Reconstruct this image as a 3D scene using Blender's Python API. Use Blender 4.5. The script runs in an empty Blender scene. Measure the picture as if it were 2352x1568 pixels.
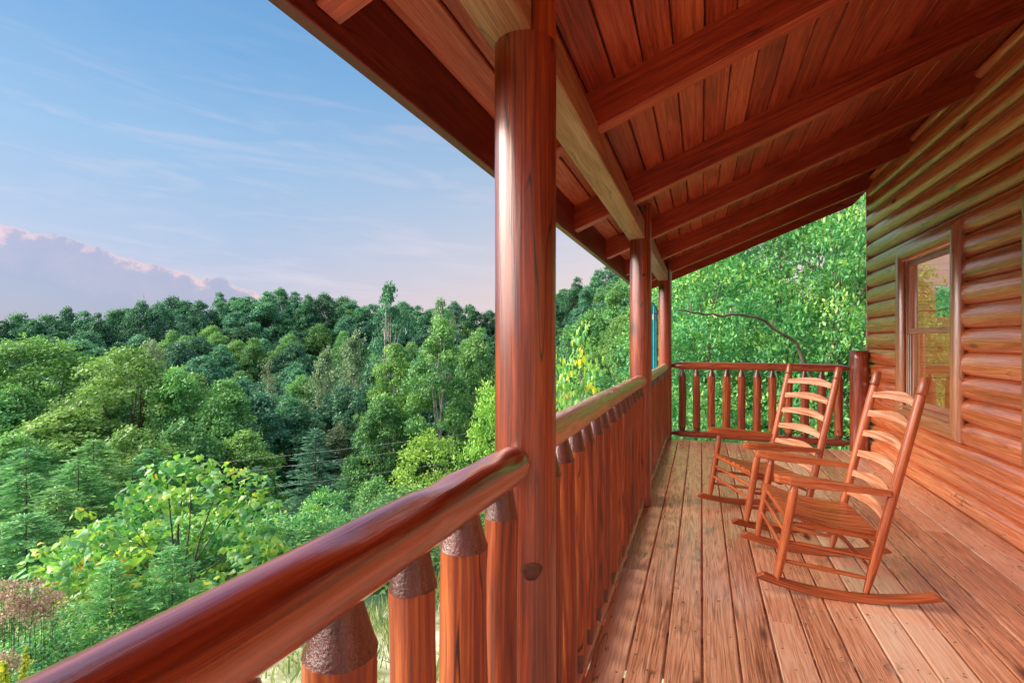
import bpy, math, random
import numpy as np
from mathutils import Vector, Matrix
R = math.radians
rnd = random.Random(7)
scene = bpy.context.scene
col = scene.collection

# ------------------------------------------------------------------ camera numbers
F, H0 = 1177.0, 1.33           # focal length in pixels of a 2352 wide picture, eye height above deck
TH = R(20.28); CT, ST = math.cos(TH), math.sin(TH)
def at(px, Z):
    """ground position (x, y) seen at picture column px at depth Z"""
    r = (px - 1176.0) / F * Z
    return (r * CT - Z * ST, r * ST + Z * CT)
def zat(py, Z): return H0 + (784.0 - py) / F * Z

# ------------------------------------------------------------------ node helpers
def new_mat(name):
    m = bpy.data.materials.new(name); m.use_nodes = True
    nt = m.node_tree; nt.nodes.clear()
    return m, nt
def nd(nt, t, **kw):
    n = nt.nodes.new(t)
    for k, v in kw.items():
        if k == 'inp':
            for kk, vv in v.items(): n.inputs[kk].default_value = vv
        else: setattr(n, k, v)
    return n
def ramp(nt, stops, interp='LINEAR'):
    n = nt.nodes.new('ShaderNodeValToRGB'); cr = n.color_ramp; cr.interpolation = interp
    while len(cr.elements) < len(stops): cr.elements.new(0.5)
    for e, (p, c) in zip(cr.elements, stops):
        e.position = p; e.color = (*c, 1) if len(c) == 3 else c
    return n
def mth(nt, op, a, b=None, clamp=False):
    n = nt.nodes.new('ShaderNodeMath'); n.operation = op; n.use_clamp = clamp
    for i, v in enumerate((a, b)):
        if v is None: continue
        if hasattr(v, 'links'): nt.links.new(v, n.inputs[i])
        else: n.inputs[i].default_value = v
    return n.outputs[0]
def mixc(nt, fac, a, b, mode='MIX'):
    n = nt.nodes.new('ShaderNodeMix'); n.data_type = 'RGBA'; n.blend_type = mode
    for s, v in ((n.inputs[0], fac), (n.inputs[6], a), (n.inputs[7], b)):
        if hasattr(v, 'links'): nt.links.new(v, s)
        elif isinstance(v, (int, float)): s.default_value = v
        else: s.default_value = (*v, 1) if len(v) == 3 else v
    return n.outputs[2]

def wood(name, dark, mid, light, rough=0.35, coat=0.3, grain=1.0, bump=0.25, knots=0.5, rings=16.0, stain=0.0, spec=0.5, coarse=0.0, crough=.12, cior=1.5, lift=0.0, rvk=.26, fine=.75, cracks=.5):
    """wood read in the 'gc' attribute: x along the grain, y/z across it; 'rv' random per board"""
    m, nt = new_mat(name); L = nt.links
    gc = nd(nt, 'ShaderNodeAttribute', attribute_name='gc').outputs['Vector']
    rv = nd(nt, 'ShaderNodeAttribute', attribute_name='rv').outputs['Fac']
    def mp(scale):
        n = nd(nt, 'ShaderNodeMapping'); L.new(gc, n.inputs[0]); n.inputs['Scale'].default_value = scale; return n.outputs[0]
    n1 = nd(nt, 'ShaderNodeTexNoise', inp={'Scale': 1.0, 'Detail': 2.0, 'Roughness': .5, 'Distortion': .3}); L.new(mp((.38, 9, 9)), n1.inputs['Vector'])
    wav = mth(nt, 'SINE', mth(nt, 'MULTIPLY', n1.outputs['Fac'], rings * 6.28))
    wav = mth(nt, 'POWER', mth(nt, 'MULTIPLY_ADD', wav, 0.5), 1.0) if False else mth(nt, 'ADD', mth(nt, 'MULTIPLY', wav, .5), .5)
    n2 = nd(nt, 'ShaderNodeTexNoise', inp={'Scale': 1.0, 'Detail': 6.0, 'Roughness': .65}); L.new(mp((5, 170, 170)), n2.inputs['Vector'])
    n3 = nd(nt, 'ShaderNodeTexNoise', inp={'Scale': 1.0, 'Detail': 4.0, 'Roughness': .6}); L.new(mp((.8, 8, 8)), n3.inputs['Vector'])
    g = mth(nt, 'ADD', mth(nt, 'MULTIPLY', wav, .34 * grain), mth(nt, 'MULTIPLY', mth(nt, 'ADD', mth(nt, 'MULTIPLY', mth(nt, 'SUBTRACT', n2.outputs['Fac'], .5), 1.8), .5), fine))
    g = mth(nt, 'ADD', g, mth(nt, 'MULTIPLY', n3.outputs['Fac'], .55))
    g = mth(nt, 'ADD', g, mth(nt, 'MULTIPLY', mth(nt, 'SUBTRACT', rv, .5), rvk))
    g = mth(nt, 'SUBTRACT', g, .5 * fine + .275 + .17 * grain - .42 - lift)
    rp = ramp(nt, [(.0, dark), (.42, mid), (.9, light)]); L.new(g, rp.inputs[0])
    c = rp.outputs[0]
    if knots > 0:
        vo = nd(nt, 'ShaderNodeTexVoronoi', feature='F1', inp={'Scale': 1.0, 'Randomness': 1.0})
        L.new(mp((1.5, 5.5, 5.5)), vo.inputs['Vector'])
        wn = nd(nt, 'ShaderNodeSeparateColor'); L.new(vo.outputs['Color'], wn.inputs[0])
        on = mth(nt, 'GREATER_THAN', wn.outputs[0], 1 - .45 * knots)
        k = mth(nt, 'SUBTRACT', 1.0, mth(nt, 'DIVIDE', vo.outputs['Distance'], .15), clamp=True)
        k = mth(nt, 'MULTIPLY', mth(nt, 'MULTIPLY', k, on), 1.7, clamp=True)
        c = mixc(nt, k, c, tuple(v * .35 for v in dark))
    if cracks > 0:
        n6 = nd(nt, 'ShaderNodeTexNoise', inp={'Scale': 1.0, 'Detail': 2.0, 'Roughness': .5}); L.new(mp((1.1, 12, 12)), n6.inputs['Vector'])
        k = mth(nt, 'SUBTRACT', 1.0, mth(nt, 'DIVIDE', mth(nt, 'ABSOLUTE', mth(nt, 'SUBTRACT', n6.outputs['Fac'], .47)), .012), clamp=True)
        k = mth(nt, 'MULTIPLY', mth(nt, 'MULTIPLY', k, mth(nt, 'MULTIPLY', mth(nt, 'SUBTRACT', n3.outputs['Fac'], .56 - .05 * cracks, clamp=True), 12.0, clamp=True)), cracks * 1.6, clamp=True)
        c = mixc(nt, k, c, tuple(v * .3 for v in dark))
    if stain > 0:
        n4 = nd(nt, 'ShaderNodeTexNoise', inp={'Scale': 1.0, 'Detail': 5.0, 'Roughness': .7}); L.new(mp((3.5, 9, 9)), n4.inputs['Vector'])
        s = mth(nt, 'MULTIPLY', mth(nt, 'SUBTRACT', n4.outputs['Fac'], .58, clamp=True), 5 * stain, clamp=True)
        c = mixc(nt, s, c, (.07, .05, .05))
    b = nd(nt, 'ShaderNodeBsdfPrincipled', inp={'Roughness': rough, 'Coat Weight': coat, 'Coat Roughness': crough, 'Coat IOR': cior, 'Specular IOR Level': spec})
    L.new(c, b.inputs['Base Color'])
    rr = mth(nt, 'ADD', mth(nt, 'MULTIPLY', n3.outputs['Fac'], .34), rough - .17); L.new(rr, b.inputs['Roughness'])
    bp = nd(nt, 'ShaderNodeBump', inp={'Strength': bump, 'Distance': .004})
    hgt = mth(nt, 'ADD', n2.outputs['Fac'], mth(nt, 'MULTIPLY', wav, .35))
    if coarse > 0:
        n5 = nd(nt, 'ShaderNodeTexNoise', inp={'Scale': 1.0, 'Detail': 3.0, 'Roughness': .6}); L.new(mp((190, 190, 190)), n5.inputs['Vector'])
        hgt = mth(nt, 'ADD', hgt, mth(nt, 'MULTIPLY', n5.outputs['Fac'], coarse))
    L.new(hgt, bp.inputs['Height']); L.new(bp.outputs[0], b.inputs['Normal']); L.new(bp.outputs[0], b.inputs['Coat Normal'])
    o = nd(nt, 'ShaderNodeOutputMaterial'); L.new(b.outputs[0], o.inputs[0])
    return m

def plain(name, c, rough=.5, spec=.5, metal=0.0, nscale=8, var=.25):
    m, nt = new_mat(name); L = nt.links
    tc = nd(nt, 'ShaderNodeTexCoord'); n = nd(nt, 'ShaderNodeTexNoise', inp={'Scale': nscale, 'Detail': 4.0}); L.new(tc.outputs['Object'], n.inputs['Vector'])
    rp = ramp(nt, [(.3, tuple(v * (1 - var) for v in c)), (.7, tuple(min(1, v * (1 + var)) for v in c))]); L.new(n.outputs['Fac'], rp.inputs[0])
    b = nd(nt, 'ShaderNodeBsdfPrincipled', inp={'Roughness': rough, 'Specular IOR Level': spec, 'Metallic': metal}); L.new(rp.outputs[0], b.inputs['Base Color'])
    o = nd(nt, 'ShaderNodeOutputMaterial'); L.new(b.outputs[0], o.inputs[0])
    return m

def leafmat(name, stops, transl=.3, rough=.45, spec=.35, hue=.02, val=.25):
    """'lv' attribute picks the leaf colour; Object Info random shifts each plant a little"""
    m, nt = new_mat(name); L = nt.links
    lv = nd(nt, 'ShaderNodeAttribute', attribute_name='lv').outputs['Fac']
    rp = ramp(nt, stops); L.new(lv, rp.inputs[0])
    oi = nd(nt, 'ShaderNodeObjectInfo')
    hs = nd(nt, 'ShaderNodeHueSaturation'); L.new(rp.outputs[0], hs.inputs['Color'])
    L.new(mth(nt, 'ADD', mth(nt, 'MULTIPLY', oi.outputs['Random'], hue * 2), .5 - hue), hs.inputs['Hue'])
    w = nd(nt, 'ShaderNodeTexWhiteNoise', noise_dimensions='1D'); L.new(mth(nt, 'MULTIPLY', oi.outputs['Random'], 37.7), w.inputs['W'])
    L.new(mth(nt, 'ADD', mth(nt, 'MULTIPLY', w.outputs['Value'], val * 2), 1 - val), hs.inputs['Value'])
    b = nd(nt, 'ShaderNodeBsdfPrincipled', inp={'Roughness': rough, 'Specular IOR Level': spec}); L.new(hs.outputs[0], b.inputs['Base Color'])
    t = nd(nt, 'ShaderNodeBsdfTranslucent')
    L.new(mixc(nt, 1.0, hs.outputs[0], (1.0, 1.15, .6), 'MULTIPLY'), t.inputs['Color'])
    mx = nd(nt, 'ShaderNodeMixShader', inp={0: transl}); L.new(b.outputs[0], mx.inputs[1]); L.new(t.outputs[0], mx.inputs[2])
    o = nd(nt, 'ShaderNodeOutputMaterial'); L.new(mx.outputs[0], o.inputs[0])
    return m

M = {}
M['post'] = wood('stained_post_wood', (.07, .007, .002), (.215, .028, .0045), (.42, .095, .014), rough=.42, coat=.7, grain=.7, rings=10, knots=.5, bump=.3, crough=.10, cior=1.6, cracks=.9)
M['rail'] = wood('glossy_rail_wood', (.05, .004, .002), (.19, .017, .003), (.38, .065, .010), rough=.38, coat=1.0, grain=.7, rings=10, knots=.6, bump=.2, crough=.05, cior=2.3, cracks=.8)
M['hewn'] = wood('weathered_hewn_wood', (.26, .09, .045), (.52, .26, .15), (.74, .52, .38), rough=.34, coat=.8, grain=.5, rings=8, knots=.2, bump=.3, cior=1.9, crough=.14)
M['baluster'] = wood('baluster_wood', (.08, .009, .003), (.235, .036, .006), (.46, .12, .02), rough=.45, coat=.3, grain=1.0, rings=15, knots=.6, bump=.5, cracks=.9)
M['tenon'] = wood('rough_tenon_wood', (.03, .006, .004), (.085, .016, .010), (.17, .045, .032), rough=.3, coat=.7, grain=.2, knots=0, bump=.35, coarse=1.3, crough=.2, cracks=.3)
M['ceiling'] = wood('ceiling_boards_wood', (.10, .010, .003), (.30, .040, .010), (.50, .13, .05), rough=.45, coat=.15, grain=.7, rings=9, knots=.7, bump=.3, rvk=.4)
M['rafter'] = wood('rafter_wood', (.12, .010, .003), (.34, .036, .007), (.50, .095, .022), rough=.45, coat=.15, grain=.6, rings=9, knots=.9, bump=.3)
M['beam'] = wood('beam_wood', (0.1275, 0.04125, 0.01875), (0.27, 0.12, 0.0525), (0.4125, 0.2475, 0.1425), rough=.45, coat=.1, grain=.8, rings=8, knots=.7, bump=.35)
M['fascia'] = wood('fascia_wood', (0.054, 0.006, 0.006), (0.12, 0.0132, 0.0108), (0.21, 0.042, 0.0315), rough=.42, coat=.2, grain=.6, rings=8, knots=.2, bump=.3)
M['wall'] = wood('log_wall_wood', (.24, .042, .012), (.68, .16, .042), (.90, .42, .20), rough=.38, coat=.9, grain=.7, rings=9, knots=.9, bump=.3, stain=.25, crough=.15, cior=2.0, rvk=.35, lift=.03)
M['casing'] = wood('casing_wood', (0.255, 0.068, 0.0255), (0.464, 0.16, 0.064), (0.684, 0.342, 0.18), rough=.4, coat=.8, grain=.6, rings=8, knots=.2, bump=.3, crough=.15, cior=2.2)
M['deck'] = wood('deck_board_wood', (.22, .085, .04), (.76, .355, .20), (.96, .65, .47), rough=.3, coat=.9, grain=.7, rings=22, knots=1.0, bump=.45, stain=1.0, crough=.11, cior=2.1, rvk=.5, fine=.85, lift=.09)
M['chair'] = wood('chair_wood', (.16, .026, .006), (.42, .088, .020), (.62, .20, .07), rough=.38, coat=.35, grain=.9, rings=10, knots=0, bump=.3, crough=.18, cior=1.6, cracks=0)
M['chairlight'] = wood('chair_slat_wood', (.26, .08, .035), (.58, .23, .11), (.82, .52, .36), rough=.4, coat=.3, grain=1.0, rings=10, knots=0, bump=.3, cracks=0)
M['sash'] = wood('sash_wood', (.30, .11, .06), (.46, .20, .12), (.6, .34, .22), rough=.4, coat=.1, grain=.3, knots=0)
M['knot'] = plain('dark_knot', (.055, .012, .006), .35, nscale=60, var=.5)
M['inner'] = wood('interior_panel_wood', (.55, .22, .05), (.85, .42, .11), (.95, .6, .22), rough=.5, coat=.1, grain=.6, rings=8, knots=.7)
M['dark'] = plain('dark_backing', (.03, .012, .008), .8)
M['white_trim'] = plain('white_track', (.62, .58, .52), .4)
M['bark'] = plain('brown_bark', (.10, .075, .06), .9, .2, nscale=5, var=.5)
M['palebark'] = plain('pale_bark', (.40, .36, .33), .85, .2, nscale=4, var=.35)
M['teal'] = plain('teal_plastic', (.0, .28, .34), .35)
M['black'] = plain('black_rubber', (.02, .02, .025), .5)
M['wire'] = plain('power_wire_metal', (.45, .48, .5), .4, metal=.3)
def glassmat():
    m, nt = new_mat('window_glass'); L = nt.links
    g = nd(nt, 'ShaderNodeBsdfGlossy', inp={'Roughness': .01, 'Color': (1, 1, 1, 1)})
    t = nd(nt, 'ShaderNodeBsdfTransparent', inp={'Color': (.80, .84, .82, 1)})
    fr = nd(nt, 'ShaderNodeFresnel', inp={'IOR': 1.6})
    fac = mth(nt, 'ADD', mth(nt, 'MULTIPLY', fr.outputs[0], .28), .03, clamp=True)
    mx = nd(nt, 'ShaderNodeMixShader'); L.new(fac, mx.inputs[0]); L.new(t.outputs[0], mx.inputs[1]); L.new(g.outputs[0], mx.inputs[2])
    o = nd(nt, 'ShaderNodeOutputMaterial'); L.new(mx.outputs[0], o.inputs[0])
    return m
M['glass'] = glassmat()

# ------------------------------------------------------------------ object helpers
def tag(o, label=None, cat=None, group=None, kind=None):
    if label: o['label'] = label
    if cat: o['category'] = cat
    if group: o['group'] = group
    if kind: o['kind'] = kind
    return o
def empty(name, loc=(0, 0, 0), rz=0.0):
    o = bpy.data.objects.new(name, None); o.location = loc; o.rotation_euler = (0, 0, rz); o.empty_display_size = .1
    col.objects.link(o); return o
def link(name, me, parent=None, loc=(0, 0, 0)):
    o = bpy.data.objects.new(name, me); o.location = loc
    if parent: o.parent = parent
    col.objects.link(o); return o
def copy_tree(o, parent=None):
    c = o.copy(); col.objects.link(c)
    if parent: c.parent = parent
    for ch in [x for x in o.children]: copy_tree(ch, c)
    return c

class MB:
    def __init__(s): s.v = []; s.f = []; s.gc = []; s.rv = []; s.sm = []
    def add(s, vs, fs, gcs, rv, smooth=True):
        o = len(s.v); s.v += [tuple(v) for v in vs]; s.gc += [tuple(g) for g in gcs]; s.rv += [rv] * len(vs)
        s.f += [tuple(i + o for i in f) for f in fs]; s.sm += [smooth] * len(fs)
    def prism(s, prof, org, ax, u, w, length, rv=None, smooth=False, gd='ax', nlen=1, warp=0.0):
        """profile in (u, w) swept along ax from org; grain runs along ax ('ax') or along u"""
        rv = rnd.random() if rv is None else rv
        org, ax, u, w = Vector(org), Vector(ax).normalized(), Vector(u).normalized(), Vector(w).normalized()
        g0 = Vector((rnd.random() * 50, rnd.random() * 50, rnd.random() * 50))
        vs, gs, fs = [], [], []
        n = len(prof)
        for k in range(nlen + 1):
            t = length * k / nlen
            for a, b in prof:
                vs.append(org + ax * t + u * a + w * b)
                gs.append(g0 + (Vector((t, a, b)) if gd == 'ax' else Vector((a, t, b))))
        for k in range(nlen):
            for i in range(n):
                j = (i + 1) % n; fs.append((k * n + i, k * n + j, (k + 1) * n + j, (k + 1) * n + i))
        s.add(vs, fs, gs, rv, smooth)
        # caps with their own vertices
        s.add(vs[:n], [tuple(range(n - 1, -1, -1))], gs[:n], rv, False)
        s.add(vs[-n:], [tuple(range(n))], gs[-n:], rv, False)
    def box(s, lo, hi, axis=1, ch=.003, rv=None):
        """box with chamfered long edges, grain along the given axis"""
        lo, hi = Vector(lo), Vector(hi)
        ids = [i for i in range(3) if i != axis]
        if axis == 1: ids = [2, 0]
        if axis == 0: ids = [1, 2]
        if axis == 2: ids = [0, 1]
        a, b = ids
        da, db = hi[a] - lo[a], hi[b] - lo[b]; c = min(ch, da * .3, db * .3)
        prof = [(c, 0), (da - c, 0), (da, c), (da, db - c), (da - c, db), (c, db), (0, db - c), (0, c)]
        e = [Vector((0, 0, 0)) for _ in range(3)]
        for i in range(3): e[i][i] = 1
        s.prism(prof, lo, e[axis], e[a], e[b], hi[axis] - lo[axis], rv)
    def tube(s, pts, rad, n=16, rv=None, caps=True, noise=0.0, facets=None, ridge=0.0, seed=0, smooth=True):
        rv = rnd.random() if rv is None else rv
        g0 = Vector((rnd.random() * 50, rnd.random() * 50, rnd.random() * 50))
        pts = [Vector(p) for p in pts]; m = len(pts)
        vs, gs, fs = [], [], []; d = 0
        up = None
        for k, p in enumerate(pts):
            t = (pts[min(k + 1, m - 1)] - pts[max(k - 1, 0)]).normalized()
            if up is None:
                up = Vector((0, 0, 1)) if abs(t.z) < .9 else Vector((1, 0, 0))
            side = t.cross(up).normalized(); up = side.cross(t).normalized()
            if k: d += (p - pts[k - 1]).length
            for i in range(n):
                a = 2 * math.pi * i / n
                r = rad[k]
                if noise:
                    r *= 1 + noise * (math.sin(a * 2 + seed + d * 2.1) + .6 * math.sin(a * 3 + seed * 2 - d * 3.3) + .5 * math.sin(d * 5 + seed * 3))
                if facets:
                    for (fd, fa, ff, fl) in facets:
                        dd = abs(d - fd)
                        if dd < fl * 1.6:
                            da = abs((a - fa + math.pi) % (2 * math.pi) - math.pi)
                            if da < 1.1:
                                r = min(r, rad[k] * (ff + .10 * (dd / fl) ** 2) / math.cos(da))
                if ridge: r *= 1 + ridge * abs(math.sin(a * 4 + seed))
                vs.append(p + (side * math.cos(a) + up * math.sin(a)) * r)
                gs.append(g0 + Vector((d, math.cos(a) * r, math.sin(a) * r)))
        for k in range(m - 1):
            for i in range(n):
                j = (i + 1) % n; fs.append((k * n + i, k * n + j, (k + 1) * n + j, (k + 1) * n + i))
        s.add(vs, fs, gs, rv, smooth)
        if caps:
            s.add(vs[:n], [tuple(range(n - 1, -1, -1))], gs[:n], rv, False)
            s.add(vs[-n:], [tuple(range(n))], gs[-n:], rv, False)
    def mesh(s, name, mat):
        me = bpy.data.meshes.new(name); me.from_pydata(s.v, [], s.f)
        a = me.attributes.new('gc', 'FLOAT_VECTOR', 'POINT'); a.data.foreach_set('vector', np.array(s.gc, dtype=np.float32).ravel())
        a = me.attributes.new('rv', 'FLOAT', 'POINT'); a.data.foreach_set('value', np.array(s.rv, dtype=np.float32))
        me.polygons.foreach_set('use_smooth', s.sm)
        me.materials.append(mat); me.update(); return me
    def build(s, name, mat, parent=None, loc=(0, 0, 0)):
        return link(name, s.mesh(name, mat), parent, loc)

# ================================================================== DECK
Y0, Y1 = -1.6, 7.33
SP = .1468
joints = {-3: [3.06], -1: [.9], 0: [1.26, 5.2], 1: [1.62], 2: [2.72], 3: [.7], 4: [5.0], 6: [.3, 4.9], 7: [3.6], 9: [1.75], 10: [4.4], 11: [.9], 12: [2.6], 13: [5.4]}
mb = MB(); k = -3; x = .004 - 3 * SP
for k in range(-3, 13):
    x0 = .004 + k * SP; w = SP - .0085
    cuts = [Y0] + sorted(joints.get(k, [])) + [Y1]
    for a, b in zip(cuts[:-1], cuts[1:]):
        jx = rnd.uniform(-.0015, .0015); dz = rnd.uniform(-.0015, .001)
        x1 = min(x0 + w, 1.90)
        c = .005
        prof = [(0, -.034), (0, -c), (c * .4, -c * .25), (c, 0), ((x1 - x0) * .5, .0006), (x1 - x0 - c, 0), (x1 - x0 - c * .4, -c * .25), (x1 - x0, -c), (x1 - x0, -.034)]
        mb.prism([(p, q) for p, q in prof], (x0 + .00425 + jx, a + .0012, dz), (0, 1, 0), (1, 0, 0), (0, 0, 1), b - a - .0024)
deck = tag(mb.build('deck', M['deck']), kind='structure')
mb = MB()
for j in range(23): mb.box((-.46, Y0 + .02 + j * .406, -.24), (1.95, Y0 + .06 + j * .406, -.036), 0)
mb.build('joists', M['rafter'], deck)
mb = MB(); mb.box((-.50, Y0, -.26), (-.458, 1.27, -.03), 1); mb.box((-.50, 1.47, -.26), (-.458, 4.19, -.03), 1); mb.box((-.50, 4.39, -.26), (-.458, 7.19, -.03), 1)
mb.box((-.38, 7.332, -.26), (1.70, 7.37, -.03), 0)
for a, b in ((Y0, 1.07), (1.072, 1.275), (1.46, 4.19), (4.40, 7.19)):
    mb.tube([(-.447, a, -.003), (-.447, (a + b) / 2, -.004), (-.447, b, -.002)], [.011] * 3, 10)
mb.build('edge_trim', M['casing'], deck)
# nails
mb = MB()
for k in range(-3, 13):
    for j in range(22):
        for s in (.03, .115):
            xx = .004 + k * SP + s + rnd.uniform(-.006, .006); yy = Y0 + .04 + j * .406 + rnd.uniform(-.012, .012)
            if xx < 1.88 and yy < Y1 and rnd.random() < .8: mb.tube([(xx, yy, -.002), (xx, yy, .0012)], [.0036, .0032], 6)
mb.build('nail_heads', M['black'], deck)
mb = MB()
for k in range(170):
    xx, yy = rnd.uniform(-.42, 1.85), rnd.uniform(.2, 7.2)
    if rnd.random() < .35: yy = rnd.uniform(2, 4.5)
    a = rnd.uniform(0, 6.28); L_ = rnd.uniform(.003, .011); q = Vector((math.cos(a), math.sin(a), 0)) * L_
    mb.tube([Vector((xx, yy, .003)) - q, Vector((xx, yy, .005)), Vector((xx, yy, .003)) + q], [.0012, .0022, .0008], 4)
tag(mb.build('debris', M['bark']), 'scattered dark bits of leaf and bark lying on the deck boards', 'debris', kind='stuff')

# ================================================================== POSTS
def zc(X): return 2.593 + .394 * X          # underside of ceiling boards
def zr(X): return 2.423 + .394 * X          # underside of rafters
PX, PR = -.465, .086
post_labels = [('round red-brown log post close to the viewer, highest and widest of the porch posts', 1.368),
               ('middle round log post standing on the deck edge between the two long railings', 4.292),
               ('farthest round log post at the outer corner of the porch', 7.293)]
for lab, y in post_labels:
    t = tag(empty('porch_post', (PX, y, 0)), lab, 'post', 'round log posts holding the porch beam')
    mb = MB()
    n = 40
    zs = [-.9 + (2.156 + .9) * i / n for i in range(n + 1)]
    mb.tube([(0, 0, z) for z in zs], [PR * (1 + .012 * math.sin(z * 3 + y)) for z in zs], 48, noise=.004, seed=y)
    mb.build('shaft', M['post'], t)
    mb = MB(); xs = .0425
    a0 = math.acos(xs / PR); pr = [(PR * math.cos(a), PR * math.sin(a)) for a in np.linspace(-a0, a0, 17)]
    mb.prism(pr, (0, 0, 2.154), (0, 0, 1), (1, 0, 0), (0, 1, 0), zc(PX + .06) - 2.154 - .003, smooth=True)
    mb.build('notched_top', M['post'], t)
    for (kz, ka, kr) in {1.368: [(.72, -1.05, .03)], 4.292: [(1.86, -1.2, .016), (.45, -1.6, .012)], 7.293: []}[y]:
        n = 18; vs = []; ring = []
        for q in (0, .45, .8, 1.0):
            for a in np.linspace(0, 2 * math.pi, n, endpoint=False):
                th = ka + kr * q * math.cos(a) / PR * (1 + .15 * math.sin(3 * a)); rr = PR * (1.024 + .003 * (1 - q) - .022 * (q > .9))
                vs.append((rr * math.cos(th), rr * math.sin(th), kz + kr * .8 * q * math.sin(a)))
        fs = [(k * n + i, k * n + (i + 1) % n, (k + 1) * n + (i + 1) % n, (k + 1) * n + i) for k in range(3) for i in range(n)]
        mb = MB(); mb.add(vs, fs, vs, .2); mb.build('knot', M['knot'], t)

# ================================================================== PORCH ROOF
roof = tag(empty('porch_roof', (0, 3, 2.2)), 'red stained plank porch roof with exposed rafters and an eave beam', 'porch roof')
ri = Vector(roof.location)
def RB(mb, name, mat, parent=roof): return mb.build(name, mat, parent, -ri if parent is roof else (0, 0, 0))
YR0, YR1 = -1.9, 7.975
mb = MB(); sl = math.atan(.394); ux = Vector((math.cos(sl), 0, math.sin(sl))); wz = Vector((-math.sin(sl), 0, math.cos(sl)))
nb = 24; stp = .1205 / math.cos(sl)
for i in range(nb + 1):
    X = -.826 + i * .1205
    wid = stp - .0055
    if X > 2.02: break
    if i % 3 == 0: segs = [(YR0, YR1)]
    else:
        j = rnd.uniform(0, 5); segs = [(YR0, YR1)]
    for a, b in segs:
        prof = [(0, .006), (.005, 0), (wid - .005, 0), (wid, .006), (wid, .018), (0, .018)]
        mb.prism(prof, (X, a, zc(X)), (0, 1, 0), ux, wz, b - a)
RB(mb, 'ceiling_boards', M['ceiling'])
mb = MB(); mb.prism([(-.03, .02), (3.05, .02), (3.05, .06), (-.03, .06)], (-.826, YR0, zc(-.826)), (0, 1, 0), ux, wz, YR1 - YR0)
RB(mb, 'roof_deck', M['dark'])
for i in range(-2, 6):
    y = .985 + 1.27 * i
    mb = MB(); hw = .0425
    x0, x1 = -.824, 1.965
    P = [(x0, zr(x0)), (x1, zr(x1)), (x1, zc(x1) + .004), (x0, zc(x0) + .004)]
    # rafter profile in the xz plane, chamfered lower edges: sweep a rectangle along the slope
    L = (x1 - x0) / math.cos(sl)
    dh = .17 * math.cos(sl) + .004
    prof = [(-hw + .005, 0), (hw - .005, 0), (hw, .005), (hw, dh), (-hw, dh), (-hw, .005)]
    mb.prism(prof, (x0, y, zr(x0)), ux, (0, 1, 0), wz, L)
    RB(mb, 'rafter', M['rafter'])
mb = MB(); mb.box((-.556, YR0, 2.1555), (-.424, 7.385, 2.289), 1, .005)
RB(mb, 'beam', M['beam'])
mb = MB(); mb.box((-.868, YR0, 2.055), (-.829, YR1 + .03, zc(-.85) + .02), 1, .003); RB(mb, 'eave_fascia', M['fascia'])
mb = MB(); mb.box((-.885, YR0, zc(-.88) + .024), (-.829, YR1 + .05, zc(-.88) + .045), 1, .003); RB(mb, 'drip_edge', M['black'])
# rake board at the far end, breaking into the steep main roof
mb = MB()
x0, xk, x2 = -.826, 1.89, 2.75
zk = zr(xk) - .025
prof = [(x0, zr(x0) - .025), (xk, zk), (x2, zk + (x2 - xk) * 1.09), (x2 - .1, zk + (x2 - .1 - xk) * 1.09 + .36), (xk - .12, zc(xk - .12) + .06), (x0, zc(x0) + .03)]
mb.prism(prof, (0, YR1 + .002, 0), (0, 1, 0), (1, 0, 0), (0, 0, 1), .036, gd='u')
RB(mb, 'rake_board', M['rafter'])
mb = MB()
u2 = Vector((1, 0, 1.09)).normalized(); w2 = Vector((-1.09, 0, 1)).normalized()
mb.prism([(0, .0), (.5, .0), (.5, .05), (0, .05)], (1.93, YR0, zc(1.93) + .06), (0, 1, 0), u2, w2, YR1 - YR0)
RB(mb, 'steep_roof', M['dark'])

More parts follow.
